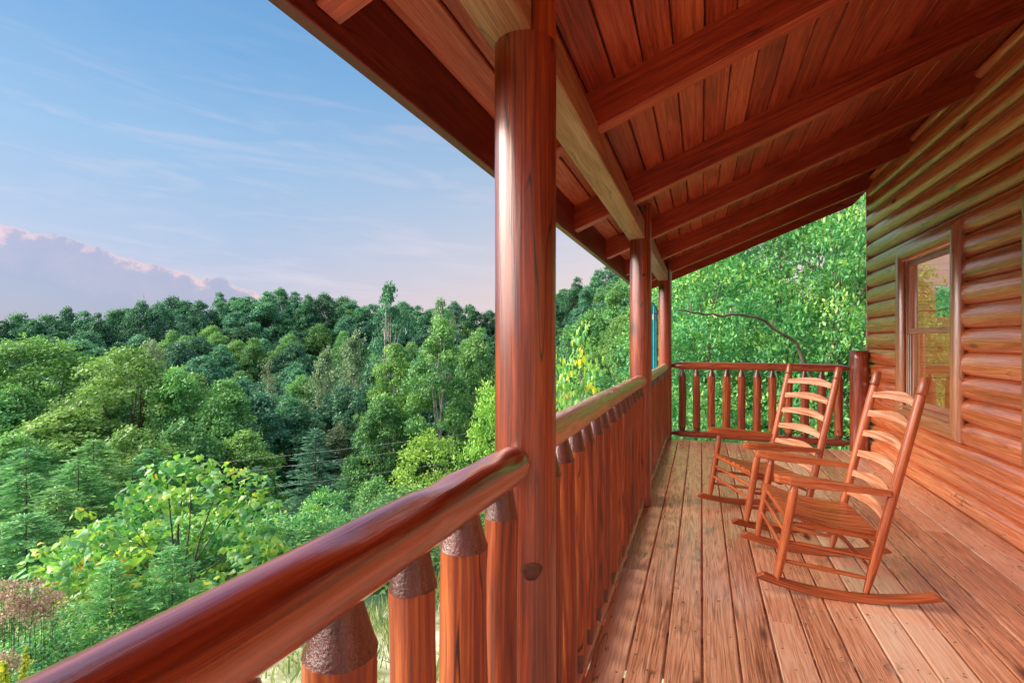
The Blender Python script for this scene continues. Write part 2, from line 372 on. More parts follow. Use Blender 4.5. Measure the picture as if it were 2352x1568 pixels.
# ================================================================== RAILINGS
def log_axis(p0, p1, n, bow=0.0, bowz=0.0, seed=0):
    p0, p1 = Vector(p0), Vector(p1); out = []
    for i in range(n + 1):
        t = i / n; p = p0.lerp(p1, t)
        b = math.sin(math.pi * t) + .25 * math.sin(3 * math.pi * t + seed)
        d = (p1 - p0).normalized(); s = Vector((-d.y, d.x, 0))
        out.append(p + s * bow * b + Vector((0, 0, bowz * b)))
    return out
def facets_for(L, count, angs, depth=(.90, .96), fl=(.03, .10)):
    return [(rnd.uniform(0, L), rnd.uniform(*angs), rnd.uniform(*depth), rnd.uniform(*fl)) for _ in range(count)]
def baluster_proto(name, seed, z0, z1, tz0, tz1, rb, rt, rtb):
    rr = random.Random(seed)
    t = bpy.data.objects.new(name, None)
    mb = MB(); n = 14
    zs = [z0 + (z1 - z0) * i / n for i in range(n + 1)]
    fac = [(rr.uniform(0, z1 - z0), rr.uniform(0, 6.28), rr.uniform(.86, .93), rr.uniform(.10, .32)) for _ in range(14)]
    mb.tube([(.002 * math.sin(z * 7 + seed), .002 * math.cos(z * 5 + seed), z) for z in zs], [rb * (1 - .03 * abs(i - n / 2) / n) for i in range(n + 1)], 24, facets=fac, noise=.008, seed=seed, rv=rr.random())
    body = mb.mesh('baluster', M['baluster'])
    mb = MB(); m = 5
    zz = [z1 - .001 + (tz1 - z1) * i / m for i in range(m + 1)]
    rad = [rb * .985 + (rt - rb * .985) * (i / m) ** .9 for i in range(m + 1)]
    mb.tube([(0, 0, z) for z in zz] + [(0, 0, tz1 + .03)], rad + [rt], 24, noise=.02, seed=seed)
    zz = [tz0 + (z0 - tz0) * i / m for i in range(m + 1)]
    rad = [rtb + (rb * .96 - rtb) * (i / m) ** .8 for i in range(m + 1)]
    ten = mb.mesh('tenon', M['tenon'])
    mb = MB(); mb.tube([(0, 0, tz0 - .02)] + [(0, 0, z) for z in zz[:-1]] + [(0, 0, z0 + .001)], [rtb] + rad[:-1] + [rb * .96], 24, noise=.02, seed=seed + 1)
    return body, ten, mb.mesh('tenon', M['tenon'])
side_b = [baluster_proto('b', s, .15, .915, .085, .985, .048 + .004 * (s % 3 - 1), .029, .03) for s in range(5)]
end_b = [baluster_proto('b', s + 20, .165, .865, .115, .945, .05, .023, .028) for s in range(4)]
def baluster(parent, loc, protos, i):
    b, t, t2 = protos[i % len(protos)]
    o = link('baluster', b, parent, loc); o.rotation_euler = (R(rnd.uniform(-.5, .5)), R(rnd.uniform(-.5, .5)), rnd.uniform(0, 6.28))
    s = 1 + rnd.uniform(-.06, .06); o.scale = (s, s, 1)
    link('tenon', t, o); link('tenon', t2, o)
def rail_section(label, y0, y1, z0, z1, r, mat, facn, bys, bow, seed, taper0=True):
    t = tag(empty('log_railing', (-.455, (y0 + y1) / 2, 0)), label, 'railing', 'log railings of the porch')
    off = Vector(t.location)
    L = y1 - y0; n = int(L / .03)
    pts = log_axis((-.455, y0, z0), (-.455, y1, z1), n, bow, 0, seed)
    rad = []
    for p in pts:
        e = min(1, (y1 - p.y) / .06) if True else 1
        e0 = min(1, (p.y - y0) / .06)
        q = min(e, e0)
        rad.append(r * (.55 + .45 * math.sqrt(max(0, 1 - (1 - q) ** 2))))
    mb = MB(); mb.tube([p - off for p in pts], rad, 36, noise=.02, facets=(facets_for(L, facn, (0, 6.28), (.90, .96), (.04, .13)) + ([(L - .12 - .08 * k, rnd.uniform(0, 6.28), .92, .07) for k in range(8)] if facn < 40 else [])), seed=seed, smooth=facn < 40)
    mb.build('top_rail', mat, t)
    pts = log_axis((-.462, y0 - .05, .052), (-.462, y1 + .05, .05), n, 0, 0, seed + 2)
    mb = MB(); mb.tube([p - off for p in pts], [.041] * len(pts), 20, noise=.03, facets=facets_for(L, int(L * 16), (0, 6.28), (.86, .95), (.03, .08)), seed=seed + 2)
    mb.build('bottom_rail', M['rail'], t)
    for i, y in enumerate(bys): baluster(t, (0, y - off.y, 0), side_b, i + int(seed * 3))
    return t
rail_section('glossy dark red log railing running from the viewer up to the closest post', -1.3, 1.272, 1.066, 1.012, .0505, M['rail'], 26, [.568 + .19 * k for k in range(-9, 4)], -.004, 1.0)
rail_section('hewn pale-topped log railing between the closest and the middle post', 1.445, 4.215, 1.040, 1.016, .049, M['hewn'], 90, [1.555 + .187 * k for k in range(14)], .004, 2.0)
rail_section('short-looking log railing between the middle post and the corner post', 4.37, 7.215, 1.01, .99, .046, M['hewn'], 90, [4.47 + .187 * k for k in range(15)], -.003, 3.0)
t = tag(empty('log_railing', (.67, 7.40, 0)), 'log railing closing the far end of the deck beyond the chairs', 'railing', 'log railings of the porch')
ex0, ex1 = -.405, 1.735
for nm, z, r in (('top_rail', .998, .052), ('bottom_rail', .072, .050)):
    n = 70; pts = log_axis((ex0, 7.40, z), (ex1, 7.40, z), n, .003, .003, z * 5)
    rad = []
    for p in pts:
        q = min(1, (p.x - ex0) / .13, (ex1 - p.x) / .13); rad.append(r * (.42 + .58 * q) if q < 1 else r)
    mb = MB(); mb.tube([p - Vector(t.location) for p in pts], rad, 24, noise=.02, facets=facets_for(2.14, 18, (0, 6.28), (.92, .97), (.04, .12)), seed=z * 4)
    mb.build(nm, M['post'], t)
for i in range(11): baluster(t, (-.245 + .185 * i - .67, 0, 0), end_b, i)
t = tag(empty('railing_post', (1.80, 7.30, 0)), 'short thick log post where the far railing meets the cabin wall', 'post')
mb = MB(); zs = [-.5 + 1.71 * i / 20 for i in range(21)] + [1.2195]
mb.tube([(0, 0, z) for z in zs], [.1] * 20 + [.1, .088], 36, noise=.012, facets=facets_for(1.7, 14, (0, 6.28), (.92, .97), (.08, .2)), seed=4)
mb.build('shaft', M['post'], t)

# ================================================================== CABIN
cab = tag(empty('log_cabin', (1.95, 3, 0)), 'log cabin with rounded orange-brown log walls and wood framed windows', 'cabin')
co = Vector(cab.location)
def CB(mb, name, mat, parent=cab): return mb.build(name, mat, parent, -co if parent is cab else (0, 0, 0))
XW = 1.952; CR = .1835; OFF = .147 - CR * 2
WIN = [(5.03, 6.25, .697, 2.165), (2.82, 4.04, .697, 2.165), (.0, 1.22, .697, 2.165)]
mb = MB()
ns = 12
def logseg(a, b, zb, h):
    prof = []
    for i in range(ns + 1):
        t = -1 + 2 * i / ns
        dx = .053 * (max(0, 1 - abs(t) ** 2.2)) ** .62
        prof.append((-dx, zb + h * (t + 1) / 2))
    prof += [(.03, zb + h), (.03, zb)]
    nl = max(1, int((b - a) / .5))
    mb.prism(prof[::-1], (XW, a, 0), (0, 1, 0), (1, 0, 0), (0, 0, 1), b - a, smooth=True, nlen=nl)
k = 0; zb = OFF
row = 0
while zb < 3.36:
    h = min(CR, 3.362 - zb)
    if h < .05: break
    zc_ = zb + h / 2
    spans = [(-2.0, 7.41)]
    for (a, b, z0, z1) in WIN:
        if z0 < zc_ < z1:
            ns_ = []
            for (p, q) in spans:
                if a > p and b < q: ns_ += [(p, a), (b, q)]
                else: ns_.append((p, q))
            spans = ns_
    for (p, q) in spans:
        # a butt joint here and there
        j = (3.1 + 2.3 * math.sin(row * 2.7)) if row % 2 else None
        if j and p + .4 < j < q - .4 and row < 3 or (j and zb > 2.3 and p + .4 < j < q - .4): logseg(p, j - .001, zb, h); logseg(j + .001, q, zb, h)
        else: logseg(p, q, zb, h)
    zb += CR; row += 1
CB(mb, 'log_wall', M['wall'])
mb = MB()
for r_ in range(1, 18):
    for j_ in range(9):
        yy = .6 + j_ * .81 + rnd.uniform(-.12, .12) + .3 * (r_ % 2); zz = OFF + CR * (r_ + .5) + rnd.uniform(-.03, .01)
        if any(a - .12 < yy < b + .12 and z0 - .2 < zz < z1 + .15 for (a, b, z0, z1) in WIN) or yy > 7.3 or zz > 3.2: continue
        mb.tube([(1.93, yy, zz), (1.9045, yy, zz)], [.0055, .005], 6)
CB(mb, 'nail_heads', M['black'])
mb = MB(); mb.box((1.905, 7.411, -.4), (1.99, 7.45, 3.40), 2, .003); CB(mb, 'corner_trim', M['casing'])
# end wall and under-deck wall
mb = MB(); zb = OFF - CR * 2
while zb < 3.3:
    prof = [(XW + .03, 0), (5.6, 0)]
    for (xa, xl) in (((1.991, .56), (3.05, 2.5)) if 1.7 < zb + CR / 2 < 2.05 else ((1.991, 3.6),)):
        mb.prism([(7.415, zb), (7.45, zb + .02), (7.46, zb + CR / 2), (7.45, zb + CR - .02), (7.415, zb + CR)], (xa, 0, 0), (1, 0, 0), (0, 1, 0), (0, 0, 1), xl, smooth=True)
    zb += CR
CB(mb, 'end_wall', M['wall'])
mb = MB(); mb.box((1.96, -2, -3.6), (2.1, 7.40, OFF), 1); CB(mb, 'foundation_wall', plain('stone_foundation', (.25, .22, .2), .9))
def halfcase(mb, p0, ax, u, L, wd=.13, th=.055, miter=True, rv=None):
    """half round casing: profile bulges towards -x; u is the across direction, mitred ends"""
    n = 9; prof = []
    for i in range(n):
        t = -1 + 2 * i / (n - 1)
        prof.append((t * wd / 2, th * (.45 + .55 * (1 - abs(t) ** 2.4) ** .6)))
    prof = [(-wd / 2, 0)] + prof + [(wd / 2, 0)]
    p0, ax, u = Vector(p0), Vector(ax), Vector(u); w = Vector((-1, 0, 0))
    g0 = Vector((rnd.random() * 50, rnd.random() * 50, 0)); rv = rnd.random()
    A = [p0 + u * a + w * b + ax * ((wd / 2 + a) if miter else 0) for a, b in prof]
    B = [p0 + u * a + w * b + ax * (L - ((wd / 2 + a) if miter else 0)) for a, b in prof]
    m = len(prof); vs = A + B
    gs = [g0 + Vector((0, a, b)) for a, b in prof] + [g0 + Vector((L, a, b)) for a, b in prof]
    fs = [(i, (i + 1) % m, m + (i + 1) % m, m + i) for i in range(m)]
    fl = ax.cross(u).dot(w) < 0
    if fl: fs = [f[::-1] for f in fs]
    mb.add(vs, fs, gs, rv, True)
    c1, c2 = tuple(range(m - 1, -1, -1)), tuple(range(m))
    mb.add(A, [c1[::-1] if fl else c1], gs[:m], rv, False); mb.add(B, [c2[::-1] if fl else c2], gs[m:], rv, False)
winlab = ['far double-hung window with wood casing beside the end railing', 'window at the right edge of the view, nearer than the first', None]
for wi, (a, b, z0, z1) in enumerate(WIN):
    w = link('window', None, None) if False else None
    ya, yb, za, zb_ = a - .07, b + .07, .536, 2.286
    mbf = MB()
    # jamb liners
    e = .012
    mbf.box((1.925, a + .055, .700), (2.02, a + .075, 2.135), 2); mbf.box((1.925, b - .075, .700), (2.02, b - .055, 2.135), 2)
    mbf.box((1.925, a + .076, 2.113), (2.02, b - .076, 2.135), 1)
    fr = CB(mbf, 'window', M['sash'])
    if winlab[wi]: fr['label'] = winlab[wi]
    fo = fr
    def WB(mb, name, mat, fr=fr):
        return mb.build(name, mat, fr)
    mb = MB()
    wd = .135; xk = 1.915
    halfcase(mb, (xk, yb - wd / 2, za), (0, 0, 1), (0, -1, 0), zb_ - za, wd)
    halfcase(mb, (xk, ya + wd / 2, za), (0, 0, 1), (0, 1, 0), zb_ - za, wd)
    halfcase(mb, (xk, ya, zb_ - wd / 2), (0, 1, 0), (0, 0, -1), yb - ya, wd)
    halfcase(mb, (xk, ya, za + wd / 2), (0, 1, 0), (0, 0, 1), yb - ya, wd)
    WB(mb, 'casing', M['casing'])
    mb = MB(); mb.box((1.865, a + .06, .676), (2.0, b - .06, .700), 1, .004); WB(mb, 'sill', M['casing'])
    i0, i1 = a + .077, b - .077; zm = 1.425
    def sash(x0, x1, zlo, zhi, s=.042, bt=.05):
        mb = MB()
        mb.box((x0, i0, zlo), (x1, i0 + s, zhi), 2); mb.box((x0, i1 - s, zlo), (x1, i1, zhi), 2)
        mb.box((x0, i0 + s + .001, zhi - s), (x1, i1 - s - .001, zhi), 1); mb.box((x0, i0 + s + .001, zlo), (x1, i1 - s - .001, zlo + bt), 1)
        o = WB(mb, 'sash', M['sash'])
        mb = MB(); xg = (x0 + x1) / 2
        mb.add([(xg, i0 + s, zlo + bt), (xg, i1 - s, zlo + bt), (xg, i1 - s, zhi - s), (xg, i0 + s, zhi - s)], [(0, 1, 2, 3)], [(0, 0, 0)] * 4, 0, False)
        WB(mb, 'pane', M['glass'])
    sash(1.932, 1.962, zm - .02, 2.111)
    sash(1.966, 1.996, .702, zm + .02)
    mb = MB()
    for q, xx in enumerate((1.934, 1.948)):
        mb.box((xx, i1 - .012 - q * .012, .702), (xx + .006, i1 - .004 - q * .012, zm - .024), 2, .001)
    WB(mb, 'screen_track', M['white_trim'])
# interior room seen through the glass
mb = MB()
z = 0
while z < 2.7:
    for (p, q) in (((-2, 7.4),) if not (.9 < z + .09 < 2.0) else ((-2, 4.6), (6.6, 7.4))):
        mb.box((5.2, p, z + .002), (5.24, q, z + .178), 1, .006)
    z += .18
z = 0
while z < 2.7:
    if 1.7 < z + .09 < 2.05: mb.box((2.06, 7.36, z + .002), (2.58, 7.39, z + .178), 0, .006); mb.box((3.0, 7.36, z + .002), (5.19, 7.39, z + .178), 0, .006)
    else: mb.box((2.06, 7.36, z + .002), (5.19, 7.39, z + .178), 0, .006)
    z += .18
CB(mb, 'interior_wall', M['inner'])
mb = MB(); mb.box((2.01, -2, -.04), (5.2, 7.4, 0), 1); CB(mb, 'interior_floor', M['inner'])

# ================================================================== ROCKING CHAIRS
def make_chair():
    t = empty('rocking_chair')
    W = .305
    mt = M['chair']
    def rz(x): return (x - .33) ** 2 / (2 * 1.45)
    for s in (-1, 1):
        mb = MB(); n = 22; x0, x1 = -.10, .735; th = .015; h = .042
        vs, fs, gs = [], [], []
        for i in range(n + 1):
            x = x0 + (x1 - x0) * i / n
            zb = rz(x); zt = zb + h
            if i == 0: zt = zb + .012
            if i == n: zt = zb + .010
            for yy, z in ((-th + .003, zb), (th - .003, zb), (th, zb + .003), (th, zt - .003), (th - .003, zt), (-th + .003, zt), (-th, zt - .003), (-th, zb + .003)):
                vs.append((x, s * (W - .004) + yy * 1.15, z)); gs.append((x, yy + s * 3, z - zb))
        for i in range(n):
            for j in range(8): fs.append((i * 8 + j, i * 8 + (j + 1) % 8, i * 8 + 8 + (j + 1) % 8, i * 8 + 8 + j))
        fs = [f[::-1] for f in fs]
        fs.append(tuple(range(8))); fs.append(tuple(range(n * 8 + 7, n * 8 - 1, -1)))
        mb.add(vs, fs, gs, .4 + .2 * s, False)
        mb.build('rocker', mt, t)
        # front leg, turned: neck, shoulder, taper to foot
        b, tp = Vector((0, s * W, .062)), Vector((.088, s * (W + .004), .590))
        mb = MB()
        pr = [(0, .013), (.04, .016), (.15, .021), (.3, .0225), (.5, .0225), (.72, .0225), (.86, .0225), (.885, .021), (.9, .0225), (.93, .019), (1, .0135)]
        mb.tube([b.lerp(tp, q) for q, _ in pr], [r for _, r in pr], 20); mb.build('front_leg', mt, t)
        # back post
        b, tp = Vector((.415, s * (W - .018), .045)), Vector((.668, s * (W - .006), 1.147))
        mb = MB()
        pr = [(0, .014), (.03, .016), (.1, .021), (.18, .0235), (.5, .0235), (.8, .0235), (.915, .0225), (.922, .0225)]
        mb.tube([b.lerp(tp, q) for q, _ in pr], [r for _, r in pr], 20); bp = mb.build('back_post', mt, t)
        mb = MB(); pr = [(.916, .0195), (.926, .0195), (.928, .0235), (.932, .0245), (.96, .0235), (.996, .0215), (1, .020)]
        mb.tube([b.lerp(tp, q) for q, _ in pr], [r for _, r in pr], 20); mb.build('finial', mt, bp)
        # armrest: paddle wide at the front, narrow at the post
        mb = MB(); vs, fs, gs = [], [], []; n = 14
        for i in range(n + 1):
            q = (i / n) ** 1.3; x = -.012 + (.515 + .012) * q; zz = .607 - .042 * q
            ns_ = min(1, .30 + (q / .13) ** .5 * .7)
            wo = (.040 - .024 * min(1, max(0, q - .15) / .5)) * ns_; wi = (.034 - .018 * q) * ns_
            hh = (.021 + .005 * math.sin(math.pi * min(1, q * 1.6))) * (1 - .35 * max(0, q - .55) / .45)
            y0, y1 = W - wi, W + wo
            for yy, z in ((y0 + .003, -hh), (y1 - .003, -hh), (y1, -hh + .003), (y1, hh - .003), (y1 - .004, hh), (y0 + .004, hh), (y0, hh - .003), (y0, -hh + .003)):
                vs.append((x, s * yy, zz + z)); gs.append((x, yy, z))
        for i in range(n):
            for j in range(8): fs.append((i * 8 + j, i * 8 + 8 + j, i * 8 + 8 + (j + 1) % 8, i * 8 + (j + 1) % 8))
        fs.append(tuple(range(8))); fs.append(tuple(range(n * 8 + 7, n * 8 - 1, -1)))
        if s < 0: fs = [f[::-1] for f in fs]
        mb.add(vs, fs, gs, .7, False); mb.build('armrest', mt, t)
        # side rungs
        for q, (zf, zbk) in enumerate(((.375, .322), (.275, .222), (.172, .120))):
            xf = .088 * (zf - .062) / .528; xb = .415 + .253 * (zbk - .045) / 1.1
            p0, p1 = Vector((xf, s * W, zf)), Vector((xb, s * (W - .016), zbk))
            mb = MB(); mb.tube([p0, p0.lerp(p1, .12), p0.lerp(p1, .5), p0.lerp(p1, .88), p1], [.008, .0105, .0125, .0105, .008], 12); mb.build('rung', mt, t)
    for (x, z, w) in ((.028, .232, W), (.044, .315, W), (.428, .18, W - .02), (.452, .275, W - .02)):
        mb = MB(); mb.tube([(x, -w, z), (x, -w * .7, z), (x, 0, z), (x, w * .7, z), (x, w, z)], [.008, .0105, .0125, .0105, .008], 12); mb.build('rung', mt, t)
    # seat: curved slats front to back over three cross bars
    mb = MB()
    def sz(q): return .425 - .085 * q - .030 * math.sin(math.pi * min(1, q * 1.02)) * (1.2 - .4 * q)
    nS = 8; tw = .60
    for k in range(nS):
        n = 12; vs, fs, gs = [], [], []
        for i in range(n + 1):
            q = i / n; x = .035 + (.485 - .035) * q; wz_ = (tw - .075 * q) / nS
            yc = (k - (nS - 1) / 2) * wz_; hw = wz_ / 2 - .0068
            z = sz(q) + (.010 if i == 0 else 0) * -1
            for yy, dz in ((-hw, -.008), (hw, -.008), (hw, .009), (hw - .003, .012), (-hw + .003, .012), (-hw, .009)):
                vs.append((x, yc + yy, z + dz)); gs.append((x, yc + yy + k, dz))
        for i in range(n):
            for j in range(6): fs.append((i * 6 + j, i * 6 + 6 + j, i * 6 + 6 + (j + 1) % 6, i * 6 + (j + 1) % 6))
        fs.append(tuple(range(6))); fs.append(tuple(range(n * 6 + 5, n * 6 - 1, -1)))
        mb.add(vs, fs, gs, rnd.random(), False)
    seat = mb.build('seat', M['chair'], t)
    mb = MB()
    for q, w in ((.03, W), (.5, W - .02), (.93, W - .02)):
        x = .035 + .45 * q; mb.box((x - .016, -w, sz(q) - .030), (x + .016, w, sz(q) - .0095), 1, .003)
    mb.build('seat_bar', mt, seat)
    # ladder back: six bowed slats with arched tops
    b, tp = Vector((.415, 0, .045)), Vector((.668, 0, 1.147)); ld = (tp - b).normalized()
    for zz, hgt in ((1.008, .043), (.895, .043), (.775, .044), (.652, .044), (.530, .045), (.415, .048)):
        q = (zz - .045) / 1.102; p = b.lerp(tp, q); w = W - .018 + .012 * q - .012
        n = 18; vs, fs, gs = [], [], []
        for i in range(n + 1):
            y = -w + 2 * w * i / n; f = 1 - (y / w) ** 2
            bow = .034 * f; top = hgt * .42 + .028 * (f ** 1.6); bot = -hgt * .42 + .012 * f
            for dx, dz in ((-.005, bot), (.005, bot), (.005, top), (-.005, top)):
                vs.append(p + Vector((dx + bow, y, 0)) + ld * dz); gs.append((y, dz, dx + zz * 7))
        for i in range(n):
            for j in range(4): fs.append((i * 4 + j, i * 4 + 4 + j, i * 4 + 4 + (j + 1) % 4, i * 4 + (j + 1) % 4))
        fs.append((0, 1, 2, 3)); fs.append((n * 4 + 3, n * 4 + 2, n * 4 + 1, n * 4))
        mb = MB(); mb.add(vs, fs, gs, rnd.random(), False); mb.build('back_slat', M['chairlight'], t)
    return t
ch = make_chair(); ch.location = (.357, 3.345, .002); ch.rotation_euler = (0, 0, R(3.6))
tag(ch, 'wooden ladder-back rocking chair nearer to the viewer, standing in front of the other', 'rocking chair', 'wooden rocking chairs on the porch')
c2 = copy_tree(ch); c2.location = (.178, 4.20, .002); c2.rotation_euler = (0, 0, R(22.0))
c2['label'] = 'rocking chair closer to the end railing, partly hidden by the other'

# ================================================================== TEAL PANEL beyond the railing
t = tag(empty('ribbed_panel', (-.79, 8.0, .3)), 'tall teal ribbed panel with rounded top and dark rim standing outside the corner post', 'panel')
def capsule(w, hgt, n=14):
    return [(-w, 0)] + [(-w * math.cos(a), hgt - w + w * math.sin(a)) for a in np.linspace(0, math.pi, n)] + [(w, 0)]
cp = capsule(.155, 1.63)
mb = MB(); mb.prism([(a, b) for a, b in cp], (0, .0, 0), (0, 1, 0), (1, 0, 0), (0, 0, 1), .03)
for i in range(7):
    xx = -.12 + .04 * i; top = 1.63 - .155 + math.sqrt(max(0, .155 ** 2 - xx ** 2)) - .02
    mb.tube([(xx, -.002, .02), (xx, -.004, top * .6), (xx, -.002, top)], [.011] * 3, 8)
mb.build('ribbed_body', M['teal'], t)
mb = MB(); mb.tube([(a * 1.02, .012, b * 1.002) for a, b in capsule(.155, 1.63, 24)], [.014] * 26, 8); mb.build('rim', M['black'], t)
mb = MB(); mb.box((.13, -.01, 1.44), (.24, .01, 1.46), 0); mb.box((.225, -.66, 1.43), (.245, .01, 1.47), 1); mb.build('bracket', M['black'], t)
mb = MB(); mb.box((.10, -.03, 1.36), (.12, -.012, 1.44), 2); mb.box((-.12, -.03, 1.36), (-.10, -.012, 1.44), 2)
mb.build('clip', M['white_trim'], t)

# ================================================================== TERRAIN
def sstep(a, b, x):
    t = min(1, max(0, (x - a) / (b - a))); return t * t * (3 - 2 * t)
def interp(x, P):
    if x <= P[0][0]: return P[0][1]
    for (a, ya), (b, yb) in zip(P[:-1], P[1:]):
        if x <= b:
            t = (x - a) / (b - a); t = t * t * (3 - 2 * t) * .5 + t * .5
            return ya + (yb - ya) * t
    return P[-1][1]
SKY = [(-75, .045), (-65.3, .046), (-58, .052), (-52.9, .063), (-50, .083), (-44.8, .094), (-39, .104), (-34, .104), (-27, .088), (-22, .080), (-15, .118), (-9, .15), (5, .19), (20, .22), (60, .2)]
def hills(x, y):
    return 1.1 * math.sin(x * .047 + 1.3) * math.cos(y * .039) + .5 * math.sin(x * .13 + y * .09)
def ground(x, y):
    d = math.hypot(x, y); az = math.degrees(math.atan2(x, y))
    e = interp(az, SKY) if -110 < az < 110 else .05
    rid = 1.33 + e * 128 - 17.5
    L = interp(d, [(0, -2.7), (7, -3.05), (12, -4.3), (20, -7.5), (30, -10.5), (42, -13.5), (60, -16.5), (76, -17.2), (92, -14), (128, rid), (165, rid - 5), (230, rid - 16), (600, -32), (3000, -40)])
    Rr = interp(d, [(0, -2.7), (9, -2.9), (20, -2.8), (40, -1.5), (70, 1.5), (128, rid), (165, rid), (230, rid - 8), (600, -32), (3000, -40)])
    w = sstep(-20, -2, az) if az > -100 else 0
    if az > 90 or az < -120: w = 1; 
    z = L * (1 - w) + Rr * w
    return z + hills(x, y) * sstep(14, 50, d) * (1 if d < 400 else .3)
rings = [0, 2, 3.5, 5, 6.5, 8, 9.5, 11, 13, 15, 18, 21, 25, 29, 33, 38, 43, 49, 55, 62, 70, 78, 86, 95, 104, 114, 126, 140, 160, 190, 240, 330, 500, 800, 1400, 2600, 5000]
NA = 160
vs = [(0, 0, ground(0, 0.01))]; fs = []
for r in rings[1:]:
    for k in range(NA):
        a = 2 * math.pi * k / NA; x, y = r * math.sin(a), r * math.cos(a); vs.append((x, y, ground(x, y)))
for k in range(NA): fs.append((0, 1 + (k + 1) % NA, 1 + k))
for i in range(len(rings) - 2):
    for k in range(NA):
        a, b = 1 + i * NA + k, 1 + i * NA + (k + 1) % NA; fs.append((a, b, b + NA, a + NA))
me = bpy.data.meshes.new('ground'); me.from_pydata(vs, [], fs)
me.polygons.foreach_set('use_smooth', [True] * len(fs)); me.update()
def groundmat():
    m, nt = new_mat('forest_floor'); L = nt.links
    ge = nd(nt, 'ShaderNodeNewGeometry'); ln = nd(nt, 'ShaderNodeVectorMath', operation='LENGTH'); L.new(ge.outputs['Position'], ln.inputs[0])
    n = nd(nt, 'ShaderNodeTexNoise', inp={'Scale': 1.3, 'Detail': 8.0, 'Roughness': .7}); L.new(ge.outputs['Position'], n.inputs['Vector'])
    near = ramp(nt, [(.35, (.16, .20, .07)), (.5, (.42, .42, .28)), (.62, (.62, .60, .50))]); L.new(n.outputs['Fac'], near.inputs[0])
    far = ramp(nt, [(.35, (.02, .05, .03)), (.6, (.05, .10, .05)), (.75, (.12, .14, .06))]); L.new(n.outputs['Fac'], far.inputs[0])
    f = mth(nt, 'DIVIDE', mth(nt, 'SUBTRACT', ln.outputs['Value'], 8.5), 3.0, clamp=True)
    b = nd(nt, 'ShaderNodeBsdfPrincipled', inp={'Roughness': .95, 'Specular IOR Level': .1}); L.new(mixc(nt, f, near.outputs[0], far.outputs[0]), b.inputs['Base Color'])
    o = nd(nt, 'ShaderNodeOutputMaterial'); L.new(b.outputs[0], o.inputs[0]); return m
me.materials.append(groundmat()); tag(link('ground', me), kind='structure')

# ================================================================== PLANTS
def leaf_shape(kind):
    """unit leaf in its own plane: x along, y across, z off the plane"""
    if kind == 'clump':    # ragged lobed piece of foliage
        V = [(-.5, 0, 0), (-.18, -.42, .08), (.10, -.22, -.04), (.34, -.40, .06), (.55, .02, 0), (.26, .36, -.06), (.02, .22, .08), (-.24, .44, 0)]
        return V, [(0, 1, 2, 7), (2, 3, 4, 5), (2, 5, 6, 7)]
    if kind == 'heart':
        V = [(0, 0, 0), (-.16, -.22, .0), (-.08, -.46, -.12), (.28, -.44, -.16), (.66, -.20, -.10), (1.0, 0, -.12), (.5, 0, .06), (.66, .20, -.10), (.28, .44, -.16), (-.08, .46, -.12), (-.16, .22, .0)]
        return V, [(0, 1, 2, 3), (0, 3, 4, 6), (6, 4, 5), (6, 5, 7), (0, 6, 7, 8), (0, 8, 9, 10)]
    if kind == 'leaf':
        V = [(0, 0, 0), (.33, -.25, -.06), (.7, -.2, -.06), (1, 0, -.02), (.7, .2, -.06), (.33, .25, -.06), (.5, 0, .05)]
        return V, [(0, 1, 2, 6), (2, 3, 6), (3, 4, 6), (0, 6, 4, 5)]
    if kind == 'needle':
        V = [(0, -.05, 0), (.5, -.10, .02), (1, -.02, 0), (1, .02, 0), (.5, .10, -.02), (0, .05, 0)]
        return V, [(0, 1, 4, 5), (1, 2, 3, 4)]
    if kind == 'blade':
        V = [(0, -.04, 0), (.5, -.035, .05), (1, 0, .16), (.5, .035, .05), (0, .04, 0)]
        return V, [(0, 1, 3, 4), (1, 2, 3)]
def leaf_mesh(name, mat, pos, axx, nrm, size, lv, kind):
    pos, axx, nrm = np.asarray(pos, float), np.asarray(axx, float), np.asarray(nrm, float)
    n = len(pos); V, Fs = leaf_shape(kind); V = np.array(V)
    axx /= np.linalg.norm(axx, axis=1)[:, None] + 1e-9
    nrm = nrm - (nrm * axx).sum(1)[:, None] * axx; nrm /= np.linalg.norm(nrm, axis=1)[:, None] + 1e-9
    bi = np.cross(nrm, axx); size = np.asarray(size)[:, None, None]
    P = pos[:, None, :] + size * (V[None, :, 0:1] * axx[:, None, :] + V[None, :, 1:2] * bi[:, None, :] + V[None, :, 2:3] * nrm[:, None, :])
    m = len(V); verts = P.reshape(-1, 3)
    loops = []; tot = []; 
    for f in Fs: loops += list(f); tot.append(len(f))
    loops = np.array(loops); nl = len(loops)
    LI = (loops[None, :] + (np.arange(n) * m)[:, None]).ravel().astype(np.int32)
    LT = np.tile(np.array(tot), n); LS = np.concatenate([[0], np.cumsum(LT)[:-1]]).astype(np.int32)
    me = bpy.data.meshes.new(name); me.vertices.add(n * m); me.vertices.foreach_set('co', verts.ravel().astype(np.float32))
    me.loops.add(n * nl); me.loops.foreach_set('vertex_index', LI)
    me.polygons.add(len(LT)); me.polygons.foreach_set('loop_start', LS); me.polygons.foreach_set('loop_total', LT.astype(np.int32))
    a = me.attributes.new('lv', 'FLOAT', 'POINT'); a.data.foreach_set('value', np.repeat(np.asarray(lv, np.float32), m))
    me.materials.append(mat); me.update(); me.validate(); return me

